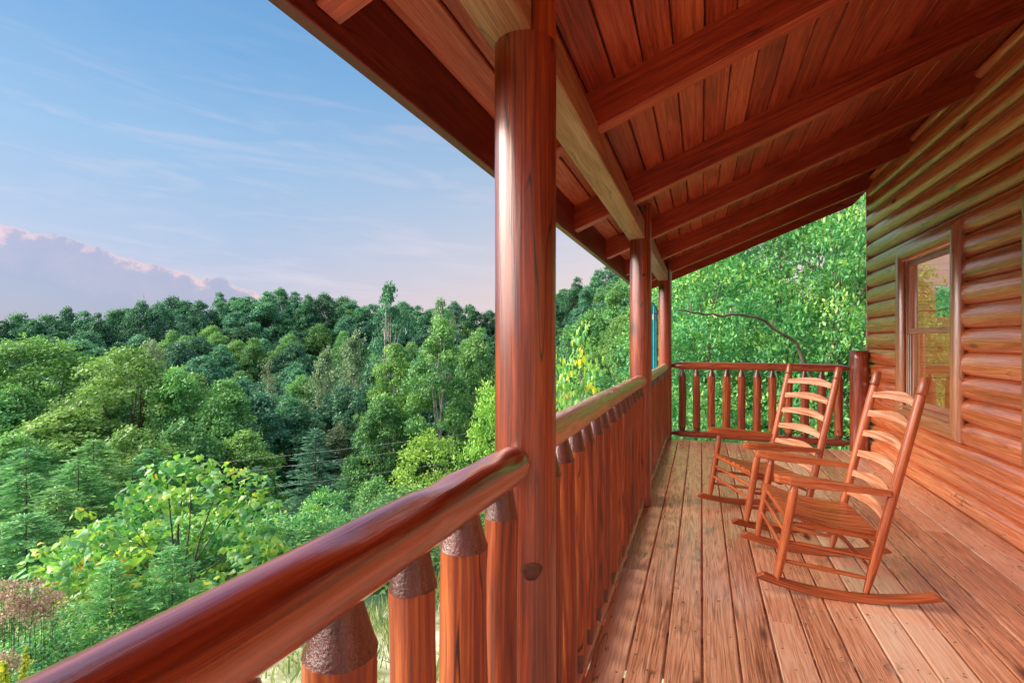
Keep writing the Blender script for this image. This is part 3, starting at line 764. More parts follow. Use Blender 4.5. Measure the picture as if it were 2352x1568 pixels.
def rdir(g, n):
    v = g.normal(size=(n, 3)); return v / np.linalg.norm(v, axis=1)[:, None]
def limbs(mb, base, top, ends, r0, g, wig=.04):
    base, top = np.array(base), np.array(top); L = np.linalg.norm(top - base)
    n = 12; ph = g.uniform(0, 6, 2)
    tr = [base + (top - base) * i / n + np.array([math.sin(i * .9 + ph[0]), math.cos(i * .7 + ph[1]), 0]) * wig * L * .25 * min(1, i / 3) for i in range(n + 1)]
    mb.tube(tr, [r0 * (1.25 if i == 0 else 1) * (1 - .85 * i / n) for i in range(n + 1)], 8, noise=.06, seed=ph[0])
    for e in ends:
        q = g.uniform(.25, .8); hz = base[2] + (e[2] - base[2]) * q
        f = min(.95, max(.1, (hz - base[2]) / (top[2] - base[2]) * .9)); k = f * n
        p0 = tr[int(k)] + (tr[min(n, int(k) + 1)] - tr[int(k)]) * (k % 1)
        mid = p0 * .5 + np.array(e) * .5 + np.array([0, 0, .07 * np.linalg.norm(np.array(e) - p0)]) + g.normal(size=3) * .04 * L * .3
        rr = r0 * (1 - .8 * f) * .5
        mb.tube([p0, p0 * .7 + mid * .3, mid, mid * .4 + np.array(e) * .6, e], [rr, rr * .85, rr * .6, rr * .4, rr * .15], 6)
def broad_proto(seed, H=14.0, W=5.0, npuff=60, nleaf=110, lsize=.34, kind='clump', z0=.22, puff=1.25, gap=.0, shape=1.0, r0=.16, barkc=None, droop=0.0, lean=0.0):
    """deciduous crown: many puffs of leaves round an uneven envelope, limbs reaching into them"""
    g = np.random.default_rng(seed)
    C = []; lobes = g.uniform(.6, 1.2, 9); 
    tries = 0
    while len(C) < npuff and tries < 9000:
        tries += 1
        u = g.uniform(0, 1); a = g.uniform(0, 2 * math.pi)
        prof = (math.sin(math.pi * min(1, (u * .93 + .07)) ** (.75 * shape))) ** .62
        rr = W * prof * lobes[int(a / (2 * math.pi) * 9) % 9] * (1 + .18 * math.sin(u * 9 + seed + a * 2))
        q = g.uniform(.35, 1) ** .5
        p = np.array([math.cos(a) * rr * q, math.sin(a) * rr * q, H * (z0 + (1 - z0) * u)])
        p[0] += lean * u * W
        if all(np.linalg.norm((p - c) * np.array([1, 1, 1.0])) > puff * .62 for c in C): C.append(p)
    C = np.array(C)
    P, A, N, S, LV = [], [], [], [], []
    for c in C:
        pr = puff * g.uniform(.45, 1.25); n = int(nleaf * (pr / puff) ** 2)
        d = rdir(g, n); d[:, 2] = np.where(d[:, 2] < -.35, -d[:, 2] * .6, d[:, 2])
        rr = pr * g.uniform(.3, 1.0, n)[:, None] ** .6 * 1.12 * (1 + .22 * np.sin(d[:, 0:1] * 5 + c[0]) * np.cos(d[:, 1:2] * 6 + c[1]))
        p = c + d * rr * np.array([1.0, 1.0, .88])
        nn = d * .9 + np.array([0, 0, .9]) + g.normal(size=(n, 3)) * .55
        ax = g.normal(size=(n, 3)) + d * .6 + np.array([0, 0, -droop])
        P.append(p); A.append(ax); N.append(nn); S.append(lsize * g.uniform(.6, 1.3, n))
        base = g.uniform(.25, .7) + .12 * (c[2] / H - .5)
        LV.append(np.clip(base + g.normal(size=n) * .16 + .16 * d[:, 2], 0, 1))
    P, A, N, S, LV = map(np.concatenate, (P, A, N, S, LV))
    crown = lambda mat: leaf_mesh('crown', mat, P, A, N, S, LV, kind)
    mb = MB(); ends = C[g.permutation(len(C))[:min(len(C), 26)]]
    limbs(mb, (0, 0, -.6), (lean * W * .7, 0, H * .86), ends, r0 * H / 14, g)
    return crown, mb.mesh('trunk', barkc or M['bark']), P[:, 2].max(), np.percentile(np.abs(P[:, :2]), 97)
def fir_proto(seed, H=8.0, W=2.4, nbr=150, per=42, lsize=.16, droop=.25, r0=.10, z0=.08, power=.8):
    """feathery evergreen: whorls of branches fringed with needles"""
    g = np.random.default_rng(seed); P, A, N, S, LV = [], [], [], [], []
    mb = MB(); mb.tube([(0, 0, -.5), (.02, 0, H * .5), (0, 0, H * .99)], [r0, r0 * .6, r0 * .08], 8)
    for b in range(nbr):
        u = (b + g.uniform(0, .8)) / nbr; z = H * (z0 + (1 - z0) * u); L = W * ((1 - u) ** power) * g.uniform(.45, 1.2) + .10
        a = b * 2.39996 + g.uniform(-.3, .3); d = np.array([math.cos(a), math.sin(a), 0])
        n = max(8, int(per * (L / W) ** .7)); t = np.sort(g.uniform(.12, 1, n)) if b % 2 else g.uniform(.1, 1, n)
        rise = g.uniform(-.05, .35)
        path = lambda t: np.array([0, 0, z]) + d * (L * t)[:, None] + np.array([0, 0, 1]) * (L * (rise * t - droop * t * t))[:, None]
        side = np.array([-d[1], d[0], 0]); sgn = np.where(g.uniform(size=n) < .5, -1, 1)
        p = path(t) + side * (sgn * g.uniform(0, .20, n) * L * (1.05 - t))[:, None] + g.normal(size=(n, 3)) * .02
        ax = d + side * (sgn * g.uniform(.3, 1.1, n))[:, None] + g.normal(size=(n, 3)) * .22 + np.array([0, 0, .12])
        P.append(p); A.append(ax); N.append(np.array([0, 0, 1]) + g.normal(size=(n, 3)) * .5); S.append(lsize * g.uniform(.6, 1.5, n))
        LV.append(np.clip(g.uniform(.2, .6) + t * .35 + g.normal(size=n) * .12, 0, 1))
        if b % 3 == 0:
            q = path(np.array([0, .5, .95])); mb.tube(list(q), [r0 * .16, r0 * .1, r0 * .04], 4, caps=False)
    P, A, N, S, LV = map(np.concatenate, (P, A, N, S, LV))
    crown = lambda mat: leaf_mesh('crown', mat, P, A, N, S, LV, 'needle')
    return crown, mb.mesh('trunk', M['bark']), H, W
def wispy_proto(seed, H=14.0, W=3.2, nst=42, bark=None, leaf=.16, per=60, up=1.4):
    """thin half bare crown: fine rising twigs with sparse pale leaves"""
    g = np.random.default_rng(seed); mb = MB(); P, A, N, S, LV = [], [], [], [], []
    n = 10; tr = [np.array([math.sin(i * .8 + seed) * .12, math.cos(i * .6) * .12, H * .97 * i / n - .5 * (i == 0)]) for i in range(n + 1)]
    mb.tube(tr, [.15 * (1 - .9 * i / n) for i in range(n + 1)], 8)
    for b in range(nst):
        u = g.uniform(.22, .95); k = u * n; p0 = tr[int(k)]
        a = g.uniform(0, 6.283); L = W * (1.15 - u) * g.uniform(.7, 1.25)
        d = np.array([math.cos(a), math.sin(a), g.uniform(.6, up)]); p1 = p0 + d * L * .5; p2 = p0 + d * L * np.array([.85, .85, 1.1])
        rr = .05 * (1.1 - u); mb.tube([p0, p1, p2], [rr, rr * .6, rr * .2], 5, caps=False)
        for s in range(4):
            q = g.uniform(.35, 1); b0 = p0 + (p2 - p0) * q; dd = rdir(g, 1)[0] * np.array([1, 1, .6]) + np.array([0, 0, .4]); b1 = b0 + dd * L * .38
            mb.tube([b0, b1], [rr * .3, rr * .1], 3, caps=False)
            t = g.uniform(0, 1.1, per // 4)[:, None]
            P.append(b0 + (b1 - b0) * t + g.normal(size=(per // 4, 3)) * .22); m = per // 4
            A.append(g.normal(size=(m, 3))); N.append(g.normal(size=(m, 3)) + [0, 0, .8]); S.append(leaf * g.uniform(.5, 1.4, m)); LV.append(np.clip(g.normal(size=m) * .2 + .5, 0, 1))
    P, A, N, S, LV = map(np.concatenate, (P, A, N, S, LV))
    crown = lambda mat: leaf_mesh('crown', mat, P, A, N, S, LV, 'clump')
    return crown, mb.mesh('trunk', bark or M['palebark']), H, W
def dead_mesh(seed, H, nb=9, r0=.18, W=2.0, z0=.35, name='trunk'):
    g = np.random.default_rng(seed); mb = MB(); n = 10
    tr = [np.array([math.sin(i * .9 + seed) * .14, math.cos(i * .7) * .12, H * i / n - .5 * (i == 0)]) for i in range(n + 1)]
    mb.tube(tr, [r0 * (1 - .85 * i / n) for i in range(n + 1)], 8)
    for b in range(nb):
        u = g.uniform(z0, .97); p0 = tr[int(u * n)]; a = g.uniform(0, 6.28); L = W * g.uniform(.3, 1) * (1.2 - u)
        p1 = p0 + np.array([math.cos(a), math.sin(a), g.uniform(-.2, .8)]) * L * .5; p2 = p1 + np.array([math.cos(a + .4), math.sin(a + .4), g.uniform(0, 1.2)]) * L * .5
        mb.tube([p0, p1, p2], [r0 * .3, r0 * .18, r0 * .04], 5, caps=False)
        mb.tube([p1, p1 + rdir(g, 1)[0] * L * .3 + np.array([0, 0, L * .1])], [r0 * .12, r0 * .03], 4, caps=False)
    return mb.mesh(name, M['palebark'])

LM = {
 'dark': leafmat('haze_tinted_dark_leaves', [(0, (.018, .10, .075)), (.45, (.055, .19, .12)), (1, (.14, .33, .17))], .28, val=.32, hue=.02),  # bluish tone paints distance haze into the leaf colour of far trees
 'mid': leafmat('mid_green_leaves', [(0, (.03, .12, .05)), (.45, (.10, .27, .09)), (1, (.24, .46, .14))], .3, val=.2, hue=.02),
 'olive': leafmat('yellow_green_leaves', [(0, (.04, .13, .035)), (.45, (.135, .31, .085)), (1, (.34, .54, .15))], .3, val=.14, hue=.012),
 'grey': leafmat('grey_green_leaves', [(0, (.10, .16, .11)), (.5, (.20, .30, .18)), (1, (.36, .46, .28))], .3, val=.12),
 'lime': leafmat('lime_leaves', [(0, (.06, .20, .03)), (.45, (.20, .42, .06)), (1, (.46, .66, .15))], .35, val=.12),
 'needle': leafmat('evergreen_needles', [(0, (.02, .12, .05)), (.45, (.10, .31, .10)), (1, (.30, .56, .18))], .25, val=.14),
 'tealneedle': leafmat('teal_evergreen_needles', [(0, (.02, .09, .06)), (.45, (.06, .18, .12)), (1, (.14, .30, .19))], .25, val=.14),
 'big': leafmat('big_heart_leaves', [(0, (.04, .19, .09)), (.4, (.13, .38, .13)), (.66, (.32, .56, .13)), (.88, (.42, .60, .12)), (.97, (.70, .70, .06)), (1, (.85, .62, .06))], .4, rough=.35, spec=.5, val=.08),
 'near': leafmat('near_wood_leaves', [(0, (.02, .14, .06)), (.4, (.07, .30, .10)), (.75, (.22, .50, .16)), (1, (.50, .66, .14))], .4, rough=.35, spec=.5, val=.12),
 'orange': leafmat('orange_shrub_leaves', [(0, (.08, .22, .03)), (.4, (.30, .42, .05)), (.65, (.75, .55, .04)), (1, (.80, .22, .03))], .35, val=.1),
 'brown': leafmat('dry_flower_heads', [(0, (.26, .15, .11)), (.5, (.48, .33, .25)), (1, (.66, .5, .4))], .2, val=.1),
 'yellow': leafmat('goldenrod_flowers', [(0, (.14, .26, .04)), (.5, (.40, .44, .05)), (1, (.8, .72, .06))], .3, val=.1),
 'grass': leafmat('grass_blades', [(0, (.10, .20, .05)), (.5, (.32, .38, .14)), (1, (.6, .58, .36))], .3, val=.1),
}
PROTO = {}
def proto(key, fn, mat):
    crown, trunk, H, W = fn; PROTO[key] = (crown(mat), trunk, H, W)
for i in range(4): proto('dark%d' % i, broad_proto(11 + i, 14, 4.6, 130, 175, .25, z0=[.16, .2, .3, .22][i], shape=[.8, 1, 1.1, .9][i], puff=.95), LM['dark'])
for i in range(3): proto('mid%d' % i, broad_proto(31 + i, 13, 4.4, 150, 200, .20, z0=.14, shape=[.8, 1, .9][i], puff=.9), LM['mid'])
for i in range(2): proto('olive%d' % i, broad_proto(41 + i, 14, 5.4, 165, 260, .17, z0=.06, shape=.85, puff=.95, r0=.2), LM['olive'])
proto('tall0', broad_proto(51, 15, 3.2, 80, 330, .19, z0=.25, shape=.9, puff=.95, r0=.17, barkc=M['palebark']), LM['olive'])
proto('tall1', broad_proto(52, 15, 3.4, 84, 330, .19, z0=.2, shape=.85, puff=.95, r0=.17, barkc=M['palebark']), LM['mid'])
proto('open0', broad_proto(55, 15, 4.0, 30, 110, .34, z0=.5, shape=1.1, puff=1.1, r0=.22, barkc=M['palebark']), LM['dark'])
proto('grey0', wispy_proto(61), LM['grey']); proto('grey1', wispy_proto(62, 14, 3.8, 64, leaf=.2, per=90), LM['grey'])
for i in range(2): proto('fir%d' % i, fir_proto(71 + i, 8, 2.9, 230, 110, .19, power=.6), LM['needle'])
proto('tfir0', fir_proto(75, 9, 2.6, 200, 60, .24, droop=.1), LM['tealneedle'])
proto('youngfir', fir_proto(76, 3, .95, 130, 60, .10, droop=.0, r0=.03), LM['needle'])
for i in range(2): proto('lime%d' % i, broad_proto(81 + i, 6, 2.3, 90, 110, .15, kind='leaf', z0=.05, puff=.55, r0=.10, shape=.8), LM['lime'])
proto('bush0', broad_proto(91, 2.2, 1.2, 60, 110, .075, kind='leaf', z0=.02, puff=.30, r0=.2), LM['near'])
proto('bigleaf', broad_proto(101, 4.2, 2.0, 120, 40, .14, kind='heart', z0=.10, puff=.42, r0=.2, droop=1.6, shape=.9), LM['big'])
proto('bigleaf1', broad_proto(102, 4.2, 1.5, 60, 30, .10, kind='heart', z0=.15, puff=.36, r0=.14, droop=1.6, shape=.9, barkc=M['palebark']), LM['big'])
for i in range(2): proto('near%d' % i, broad_proto(111 + i, 9, 3.0, 150, 150, .135, kind='leaf', z0=.03, puff=.62, r0=.14, shape=.8), LM['near'])
proto('orange0', broad_proto(121, 1.8, 1.2, 36, 40, .12, kind='leaf', z0=.1, puff=.3, r0=.2), LM['orange'])

def plant(key, x, y, top, width, label, cat, group=None, name='tree', bottom=None, rz=None, mat=None):
    """put a plant at (x, y); its crown reaches height 'top' and is 'width' wide"""
    cm, tm, H, W = PROTO[key]
    g = ground(x, y) if bottom is None else bottom
    t = tag(empty(name, (x, y, g), rnd.uniform(0, 6.28) if rz is None else rz), label, cat, group)
    s = (top - g) / H; w = width / (2 * W); t.scale = (w, w, s)
    c = link('crown', cm, t)
    link('trunk', tm, t)
    if mat:
        c.material_slots[0].link = 'OBJECT'; c.material_slots[0].material = LM[mat]
    return t
def P(key, px, Z, py, wpx, label, cat='tree', group=None, name='tree', **k):
    """as the photograph shows it: column px, depth Z, top at row py, wpx wide"""
    x, y = at(px, Z); return plant(key, x, y, zat(py, Z), wpx / F * Z, label, cat, group, name, **k)
#TREES
# --- tall skyline trees along the ridge
ridge = [(-60, 745), (30, 726), (110, 718), (190, 705), (262, 704), (330, 690), (395, 672), (450, 674), (510, 668), (575, 674), (640, 664), (700, 660), (755, 662), (815, 690), (870, 700), (925, 692), (985, 702), (1065, 682), (1130, 712),
         (1195, 700), (1270, 662), (1330, 640), (1380, 614), (1440, 600), (1510, 590), (1590, 560), (1690, 530)]
g_ = random.Random(21); px = -70
while px < 1700:
    py = interp(px, ridge) + g_.uniform(-9, 16); w = g_.uniform(66, 104)
    Z = 118 + 8 * math.sin(px * .05); Z *= math.cos(math.atan((px - 1176) / F)) ** .6
    P(['dark0', 'dark1', 'dark2', 'dark3', 'mid0', 'mid1'][g_.randrange(6)], px, Z, py, w, 'dark green leafy tree standing on the skyline of the wooded ridge', 'tree', 'trees along the ridge skyline', 'ridge_tree', mat='dark')
    px += g_.uniform(28, 46)
# --- forest on the slope facing the porch
pts = []; gg = random.Random(5)
def ok(x, y, m): return all((x - a) ** 2 + (y - b) ** 2 > m * m for a, b in pts)
n = 0; tries = 0
while n < 275 and tries < 20000:
    tries += 1
    az = R(gg.uniform(-68, 3)); d = math.sqrt(gg.uniform(52 ** 2, 122 ** 2)); x, y = d * math.sin(az), d * math.cos(az)
    if not ok(x, y, 4.9): continue
    pts.append((x, y)); g = ground(x, y)
    h = gg.uniform(11, 15)
    kind = 'dark%d' % gg.randrange(4)
    q = gg.random()
    if q < .72: plant(kind, x, y, g + h, gg.uniform(7.2, 9.6), 'dark blue-green leafy tree on the forested slope across the valley', 'tree', 'trees of the forested slope', 'forest_tree')
    else: plant('mid%d' % gg.randrange(3), x, y, g + h, gg.uniform(6.4, 8.6), 'mid green leafy tree among the darker ones on the slope across the valley', 'tree', 'lighter trees of the forested slope', 'forest_tree')
    n += 1
# --- trees one can pick out in the middle distance
P('open0', 893, 74, 646, 92, 'tall pale-trunked tree with an open crown rising above the ridge line')
P('open0', 1010, 80, 682, 70, 'thin half-bare tree poking above the ridge left of the closest post', mat='grey')
P('olive0', 85, 44, 766, 400, 'broad yellow-green oak at the left edge of the view', cat='oak tree', name='oak_tree')
P('olive1', 300, 41, 792, 340, 'yellow-green oak right of the broad oak at the left edge', cat='oak tree', name='oak_tree', rz=1.2)
P('mid1', 405, 40, 838, 170, 'slim light green tree between the yellow-green oak and the rounder green tree')
P('mid0', 520, 40, 868, 220, 'rounded mid green tree left of the pale-trunked thin tree', mat='mid')
P('mid2', 350, 62, 778, 130, 'grey-green tree showing above the yellow-green oaks', mat='grey')
P('grey0', 618, 58, 812, 120, 'thin grey tree with pale forked trunk in front of the dark forest')
P('grey1', 745, 62, 790, 130, 'wispy grey-green tree left of the taller wispy one')
P('grey1', 810, 60, 752, 150, 'tall wispy grey-green tree in front of the dark slope', rz=2.0)
P('grey0', 700, 50, 905, 120, 'low wispy grey tree below the two taller wispy trees', rz=4.0)
P('mid2', 640, 52, 1005, 110, 'small rounded green tree at the foot of the thin grey tree')
P('mid1', 790, 50, 960, 120, 'small olive-brown tree beside the power lines', mat='grey')
P('tall0', 905, 40, 786, 125, 'tall yellow-topped tree left of the closest post')
P('tall1', 1010, 38, 722, 150, 'tall tree with pale trunk nearest to the closest post')
P('mid0', 880, 36, 905, 170, 'dense green tree below the tall yellow-topped tree')
P('mid1', 1090, 44, 760, 130, 'green tree just left of the closest post, behind the lime bush')
P('lime0', 1130, 20, 862, 150, 'bright lime-green tree touching the left side of the closest post')
P('lime1', 985, 21, 985, 210, 'bright lime-green bush above the near railing', cat='bush', name='bush')
P('tfir0', 725, 31, 985, 230, 'dark teal evergreen in front of the power lines', cat='evergreen', name='evergreen_tree')
P('tfir0', 590, 33, 1070, 150, 'smaller teal evergreen behind the yellow-leaved tree', cat='evergreen', name='evergreen_tree', rz=1)
P('lime1', 745, 17, 1118, 170, 'pale green bush with pointed leaves just above the near railing', cat='bush', name='bush', mat='near', rz=2)
P('lime0', 865, 20, 1090, 120, 'small blue-green bush right of the pale pointed-leaf bush', cat='bush', name='bush', mat='needle', rz=3)
for i, (px, Z, py, w) in enumerate([(-40, 36, 900, 330), (160, 36, 930, 320), (420, 34, 960, 240), (560, 36, 985, 200), (30, 30, 990, 260), (300, 31, 975, 260)]):
    P('mid%d' % (i % 3), px, Z, py, w, 'lower green tree filling the slope under the yellow-green oaks', 'tree', 'lower trees under the oaks', rz=i * 2.1, mat='olive' if i % 2 else None)
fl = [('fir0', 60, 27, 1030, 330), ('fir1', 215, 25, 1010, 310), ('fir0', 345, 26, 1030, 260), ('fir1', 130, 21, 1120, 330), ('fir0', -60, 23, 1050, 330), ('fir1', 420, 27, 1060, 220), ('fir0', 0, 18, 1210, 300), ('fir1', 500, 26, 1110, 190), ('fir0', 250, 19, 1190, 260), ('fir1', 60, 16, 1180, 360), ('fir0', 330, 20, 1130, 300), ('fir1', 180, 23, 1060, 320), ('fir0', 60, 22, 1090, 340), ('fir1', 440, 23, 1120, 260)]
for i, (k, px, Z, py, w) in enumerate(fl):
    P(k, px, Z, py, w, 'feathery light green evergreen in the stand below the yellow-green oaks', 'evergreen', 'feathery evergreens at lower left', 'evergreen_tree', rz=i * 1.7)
P('bigleaf', 415, 11.5, 1035, 450, 'large-leaved tree with yellow and green heart-shaped leaves beyond the near railing', bottom=zat(1475, 11.5), rz=.6)
P('bigleaf', 235, 12.2, 1190, 290, 'lower large-leaved tree spilling left of the yellow-leaved one', bottom=zat(1480, 12.2), rz=2.6)
P('orange0', 215, 10.6, 1275, 190, 'shrub with orange and yellow leaves at lower left', cat='shrub', name='shrub', bottom=zat(1440, 10.6))
P('youngfir', 255, 9.0, 1290, 190, 'young bright green pine left of its twin above the near railing', cat='pine', name='pine_sapling', bottom=zat(1500, 9.0))
P('youngfir', 395, 9.3, 1255, 190, 'young bright green pine on the right of its twin above the near railing', cat='pine', name='pine_sapling', bottom=zat(1470, 9.3), rz=2)
# --- low plants at the lower left
gl = [(150, 8.2, 1400, 260, 'leafy green shrub beside the young pines'), (30, 8.8, 1385, 240, 'dark leafy shrub under the dried flower heads'), (60, 7.6, 1470, 260, 'low tangled shrub at the bottom left corner'), (300, 8.0, 1440, 200, 'low green shrub right against the near railing'), (-60, 9.5, 1340, 260, 'leafy shrub at the left edge of the view')]
for i, (px, Z, py, w, lab) in enumerate(gl):
    P('bush0', px, Z, py, w, lab, 'shrub', None, 'shrub', bottom=zat(1600, Z), rz=i, mat='mid' if i in (1, 3) else None)
def flowers(name, px, Z, py, n, r, mat, label, cat, plume=False, seed=1):
    g = np.random.default_rng(seed); x, y = at(px, Z); zt = zat(py, Z); zb = ground(x, y)
    t = tag(empty(name, (x, y, zb)), label, cat)
    mb = MB(); P_, S_, LV_, A_ = [], [], [], []
    for k in range(n):
        a = g.uniform(0, 6.28); q = r * g.uniform(0, 1) ** .5; hx = np.array([math.cos(a) * q, math.sin(a) * q, zt - zb - g.uniform(0, .35)])
        b = hx * np.array([.6, .6, 0]); mb.tube([b, (b + hx) / 2 + np.array([.02, 0, .1]), hx], [.006, .005, .003], 4, caps=False)
        if plume:
            m = 130; tt = g.uniform(0, 1, m); p = hx + np.stack([g.normal(size=m) * .03 * (1.1 - tt), g.normal(size=m) * .03 * (1.1 - tt), tt * .34 - .3], 1)
        else:
            m = 170; p = hx + g.normal(size=(m, 3)) * np.array([.10, .10, .035]) + np.array([0, 0, -.3]) * 0; p[:, 2] -= ((p[:, :2] - hx[:2]) ** 2).sum(1) * 3
        P_.append(p); A_.append(g.normal(size=(m, 3))); S_.append((.03 if plume else .03) * g.uniform(.6, 1.3, m)); LV_.append(g.uniform(0, 1, m))
    P_, A_, S_, LV_ = map(np.concatenate, (P_, A_, S_, LV_))
    link('flower_heads', leaf_mesh('flower_heads', LM[mat], P_, A_, A_[:, [1, 2, 0]] + [0, 0, .6], S_, LV_, 'clump'), t)
    mb.build('stems', M['bark'], t)
flowers('dried_flowers', 18, 7.6, 1340, 9, .32, 'brown', 'dried brown flower heads at the left edge, the larger clump', 'flowers', seed=3)
flowers('dried_flowers', 98, 7.9, 1345, 7, .28, 'brown', 'dried beige flower heads beside the larger brown clump', 'flowers', seed=4)
flowers('dried_flowers', 15, 6.9, 1465, 5, .2, 'brown', 'small dried flower heads low at the left edge', 'flowers', seed=5)
flowers('goldenrod', 22, 6.0, 1500, 9, .16, 'yellow', 'bright yellow goldenrod at the bottom left corner', 'flowers', True, 6)
flowers('goldenrod', 648, 8.2, 1440, 14, .30, 'yellow', 'yellow goldenrod glimpsed between the railing and the first baluster', 'flowers', True, 7)
# --- grass on the pale strip of ground by the porch
g = np.random.default_rng(9); pp = []
n = 26000
X = g.uniform(-13, -2.2, n); Y = g.uniform(-1, 11, n); k = (np.sin(X * 2.1) + np.cos(Y * 1.7 + X) + g.uniform(-1.2, 1.2, n)) > .1
X, Y = X[k], Y[k]; Zg = np.array([ground(a, b) for a, b in zip(X, Y)]); m = len(X)
tag(link('grass', leaf_mesh('grass', LM['grass'], np.stack([X, Y, Zg - .02], 1), g.normal(size=(m, 3)) * .35 + [0, 0, 1], g.normal(size=(m, 3)), g.uniform(.12, .38, m), g.uniform(0, 1, m), 'blade')), 'pale green grass on the ground beside the porch', 'grass', kind='stuff')
# ground cover of low shrubs hiding the bank
for i in range(46):
    px = gg.uniform(-100, 1150); Z = gg.uniform(13, 34); x, y = at(px, Z)
    plant('bush0', x, y, ground(x, y) + gg.uniform(1.4, 2.6), gg.uniform(3, 5), 'low green undergrowth bush on the bank below the porch', 'bush', 'undergrowth bushes on the bank', 'bush', mat=['mid', 'near', 'dark'][i % 3])
# --- seen between the closest and the middle post
P('bigleaf1', 1335, 8.2, 735, 210, 'young tree with drooping yellow-green leaves between the closest and middle posts', rz=1.0)
P('bigleaf1', 1270, 9.0, 830, 190, 'lower drooping-leaf sapling beside the closest post', rz=3.0)
P('olive1', 1425, 30, 722, 150, 'yellow-green tree left of the middle post')
P('mid2', 1370, 26, 850, 200, 'green tree low between the closest and middle posts')
P('lime0', 1470, 17, 850, 190, 'green tree behind the middle post', mat='near')
P('mid1', 1250, 30, 830, 200, 'green tree hidden in part behind the closest post')
P('mid0', 1530, 32, 640, 200, 'green tree behind the teal panel')
# --- leafy wood beyond the end railing
nr = [('near0', 1620, 13.0, 470, 330, 'leafy bright green tree beyond the left half of the end railing'), ('near1', 1790, 12.0, 380, 330, 'leafy bright green tree beyond the middle of the end railing'), ('near0', 1930, 11.0, 300, 330, 'leafy green tree beside the cabin corner'),
      ('near1', 1560, 17.0, 600, 300, 'green tree farther back behind the corner post'), ('near0', 1700, 19.0, 420, 420, 'tall green tree at the back of the wood beyond the end railing'), ('near1', 1880, 17.0, 330, 460, 'tallest green tree at the back of the wood near the cabin corner'), ('near1', 2050, 12.5, 300, 380, 'green tree hidden in part behind the cabin corner')]
for i, (k, px, Z, py, w, lab) in enumerate(nr): P(k, px, Z, py, w, lab, rz=i * 1.9)
for i, (px, Z, py, w) in enumerate([(1570, 10.5, 880, 260), (1680, 10.8, 900, 280), (1790, 10.6, 890, 260), (1900, 10.2, 900, 260), (1630, 12.5, 820, 300), (1740, 13, 830, 300), (1860, 12, 820, 300)]):
    P('bush0', px, Z, py, w, 'leafy green bush seen through the balusters of the end railing', 'bush', 'bushes beyond the end railing', 'bush', rz=i * 1.3)
# bare limb and dead trunks in that wood
def limb_obj(name, label, px, Z, pts, r):
    x, y = at(px, Z); z = ground(x, y); mb = MB()
    W3 = []
    for (qx, qy, qz) in pts:
        a, b = at(qx, qz); W3.append(Vector((a - x, b - y, zat(qy, qz) - z)))
    fine = [W3[0].lerp(W3[0], 0)]
    for a, b in zip(W3[:-1], W3[1:]):
        for k in range(1, 6): fine.append(a.lerp(b, k / 5) + Vector((rnd.uniform(-.02, .02), rnd.uniform(-.02, .02), rnd.uniform(-.03, .03))))
    m_ = len(fine); mb.tube(fine, [r * (1 - .75 * k / m_) for k in range(m_)], 8, noise=.05)
    for k in range(8, m_, 5): mb.tube([fine[k], fine[k] + Vector((rnd.uniform(-.2, .2), rnd.uniform(-.2, .2), rnd.uniform(.2, .5)))], [r * .3, r * .06], 5)
    return mb
t = tag(empty('bare_tree', (*at(1900, 10.8), ground(*at(1900, 10.8)))), 'leaning tree with a long bare lichen-grey limb over the end railing', 'tree')
mb = limb_obj('', '', 1900, 10.8, [(1900, 1180, 10.8), (1880, 900, 10.7), (1830, 790, 10.6), (1740, 728, 10.4), (1640, 722, 10.2), (1555, 712, 10.0)], .05); mb.build('trunk', M['bark'], t)
mb = limb_obj('', '', 1900, 10.8, [(1880, 900, 10.7), (1930, 740, 10.8), (1990, 660, 10.9), (2050, 560, 11)], .035); mb.build('limb', M['bark'], t)
for px, Z, top, lab in ((1598, 22, 700, 'white dead trunk beyond the corner post'), (1560, 22, 745, 'smaller white dead trunk left of the taller one')):
    x, y = at(px, Z); g0 = ground(x, y); me_ = dead_mesh(int(px), zat(top, Z) - g0, 7, .10, 2.0)
    t = tag(empty('dead_tree', (x, y, g0)), lab, 'dead tree'); link('trunk', me_, t)
for px, Z, top, lab in ((330, 112, 672, 'bare dead tree on the ridge skyline'), (885, 62, 700, 'pale dead trunk in front of the dark slope'), (993, 60, 735, 'pale dead snag left of the closest post'), (860, 46, 950, 'short white branching snag beside the tall yellow-topped tree')):
    x, y = at(px, Z); g0 = ground(x, y); me_ = dead_mesh(int(px) + 5, zat(top, Z) - g0, 12, .2 if Z < 90 else .25, 3.2, z0=.7)
    t = tag(empty('dead_tree', (x, y, g0)), lab, 'dead tree'); link('trunk', me_, t)
# --- power lines
for i, (a, b) in enumerate((((430, 1058), (1110, 984)), ((430, 1085), (1110, 1003)), ((500, 1122), (1100, 1045)))):
    Z0, Z1 = 27, 30; p0 = Vector((*at(a[0], Z0), zat(a[1], Z0))); p1 = Vector((*at(b[0], Z1), zat(b[1], Z1)))
    mb = MB(); q = [p0.lerp(p1, -.7 + 2.1 * k / 40) - Vector((0, 0, .3 * math.sin(math.pi * k / 40))) for k in range(41)]
    mb.tube(q, [.0055] * 41, 5); o = mb.build('power_line', M['wire'])
    tag(o, ['thin power line, highest of the three crossing the trees', 'thin power line in the middle of the three crossing the trees', 'thin power line, lowest of the three crossing the trees'][i], 'power line', 'power lines through the trees')
# trees on the far side of the cabin, seen through and reflected in its windows
for i, (x, y) in enumerate(((14, 9), (17, 3), (13, 14), (19, 12))):
    plant('near%d' % (i % 2), x, y, 5.5, 7, 'green tree on the far side of the cabin', 'tree', 'trees behind the cabin')

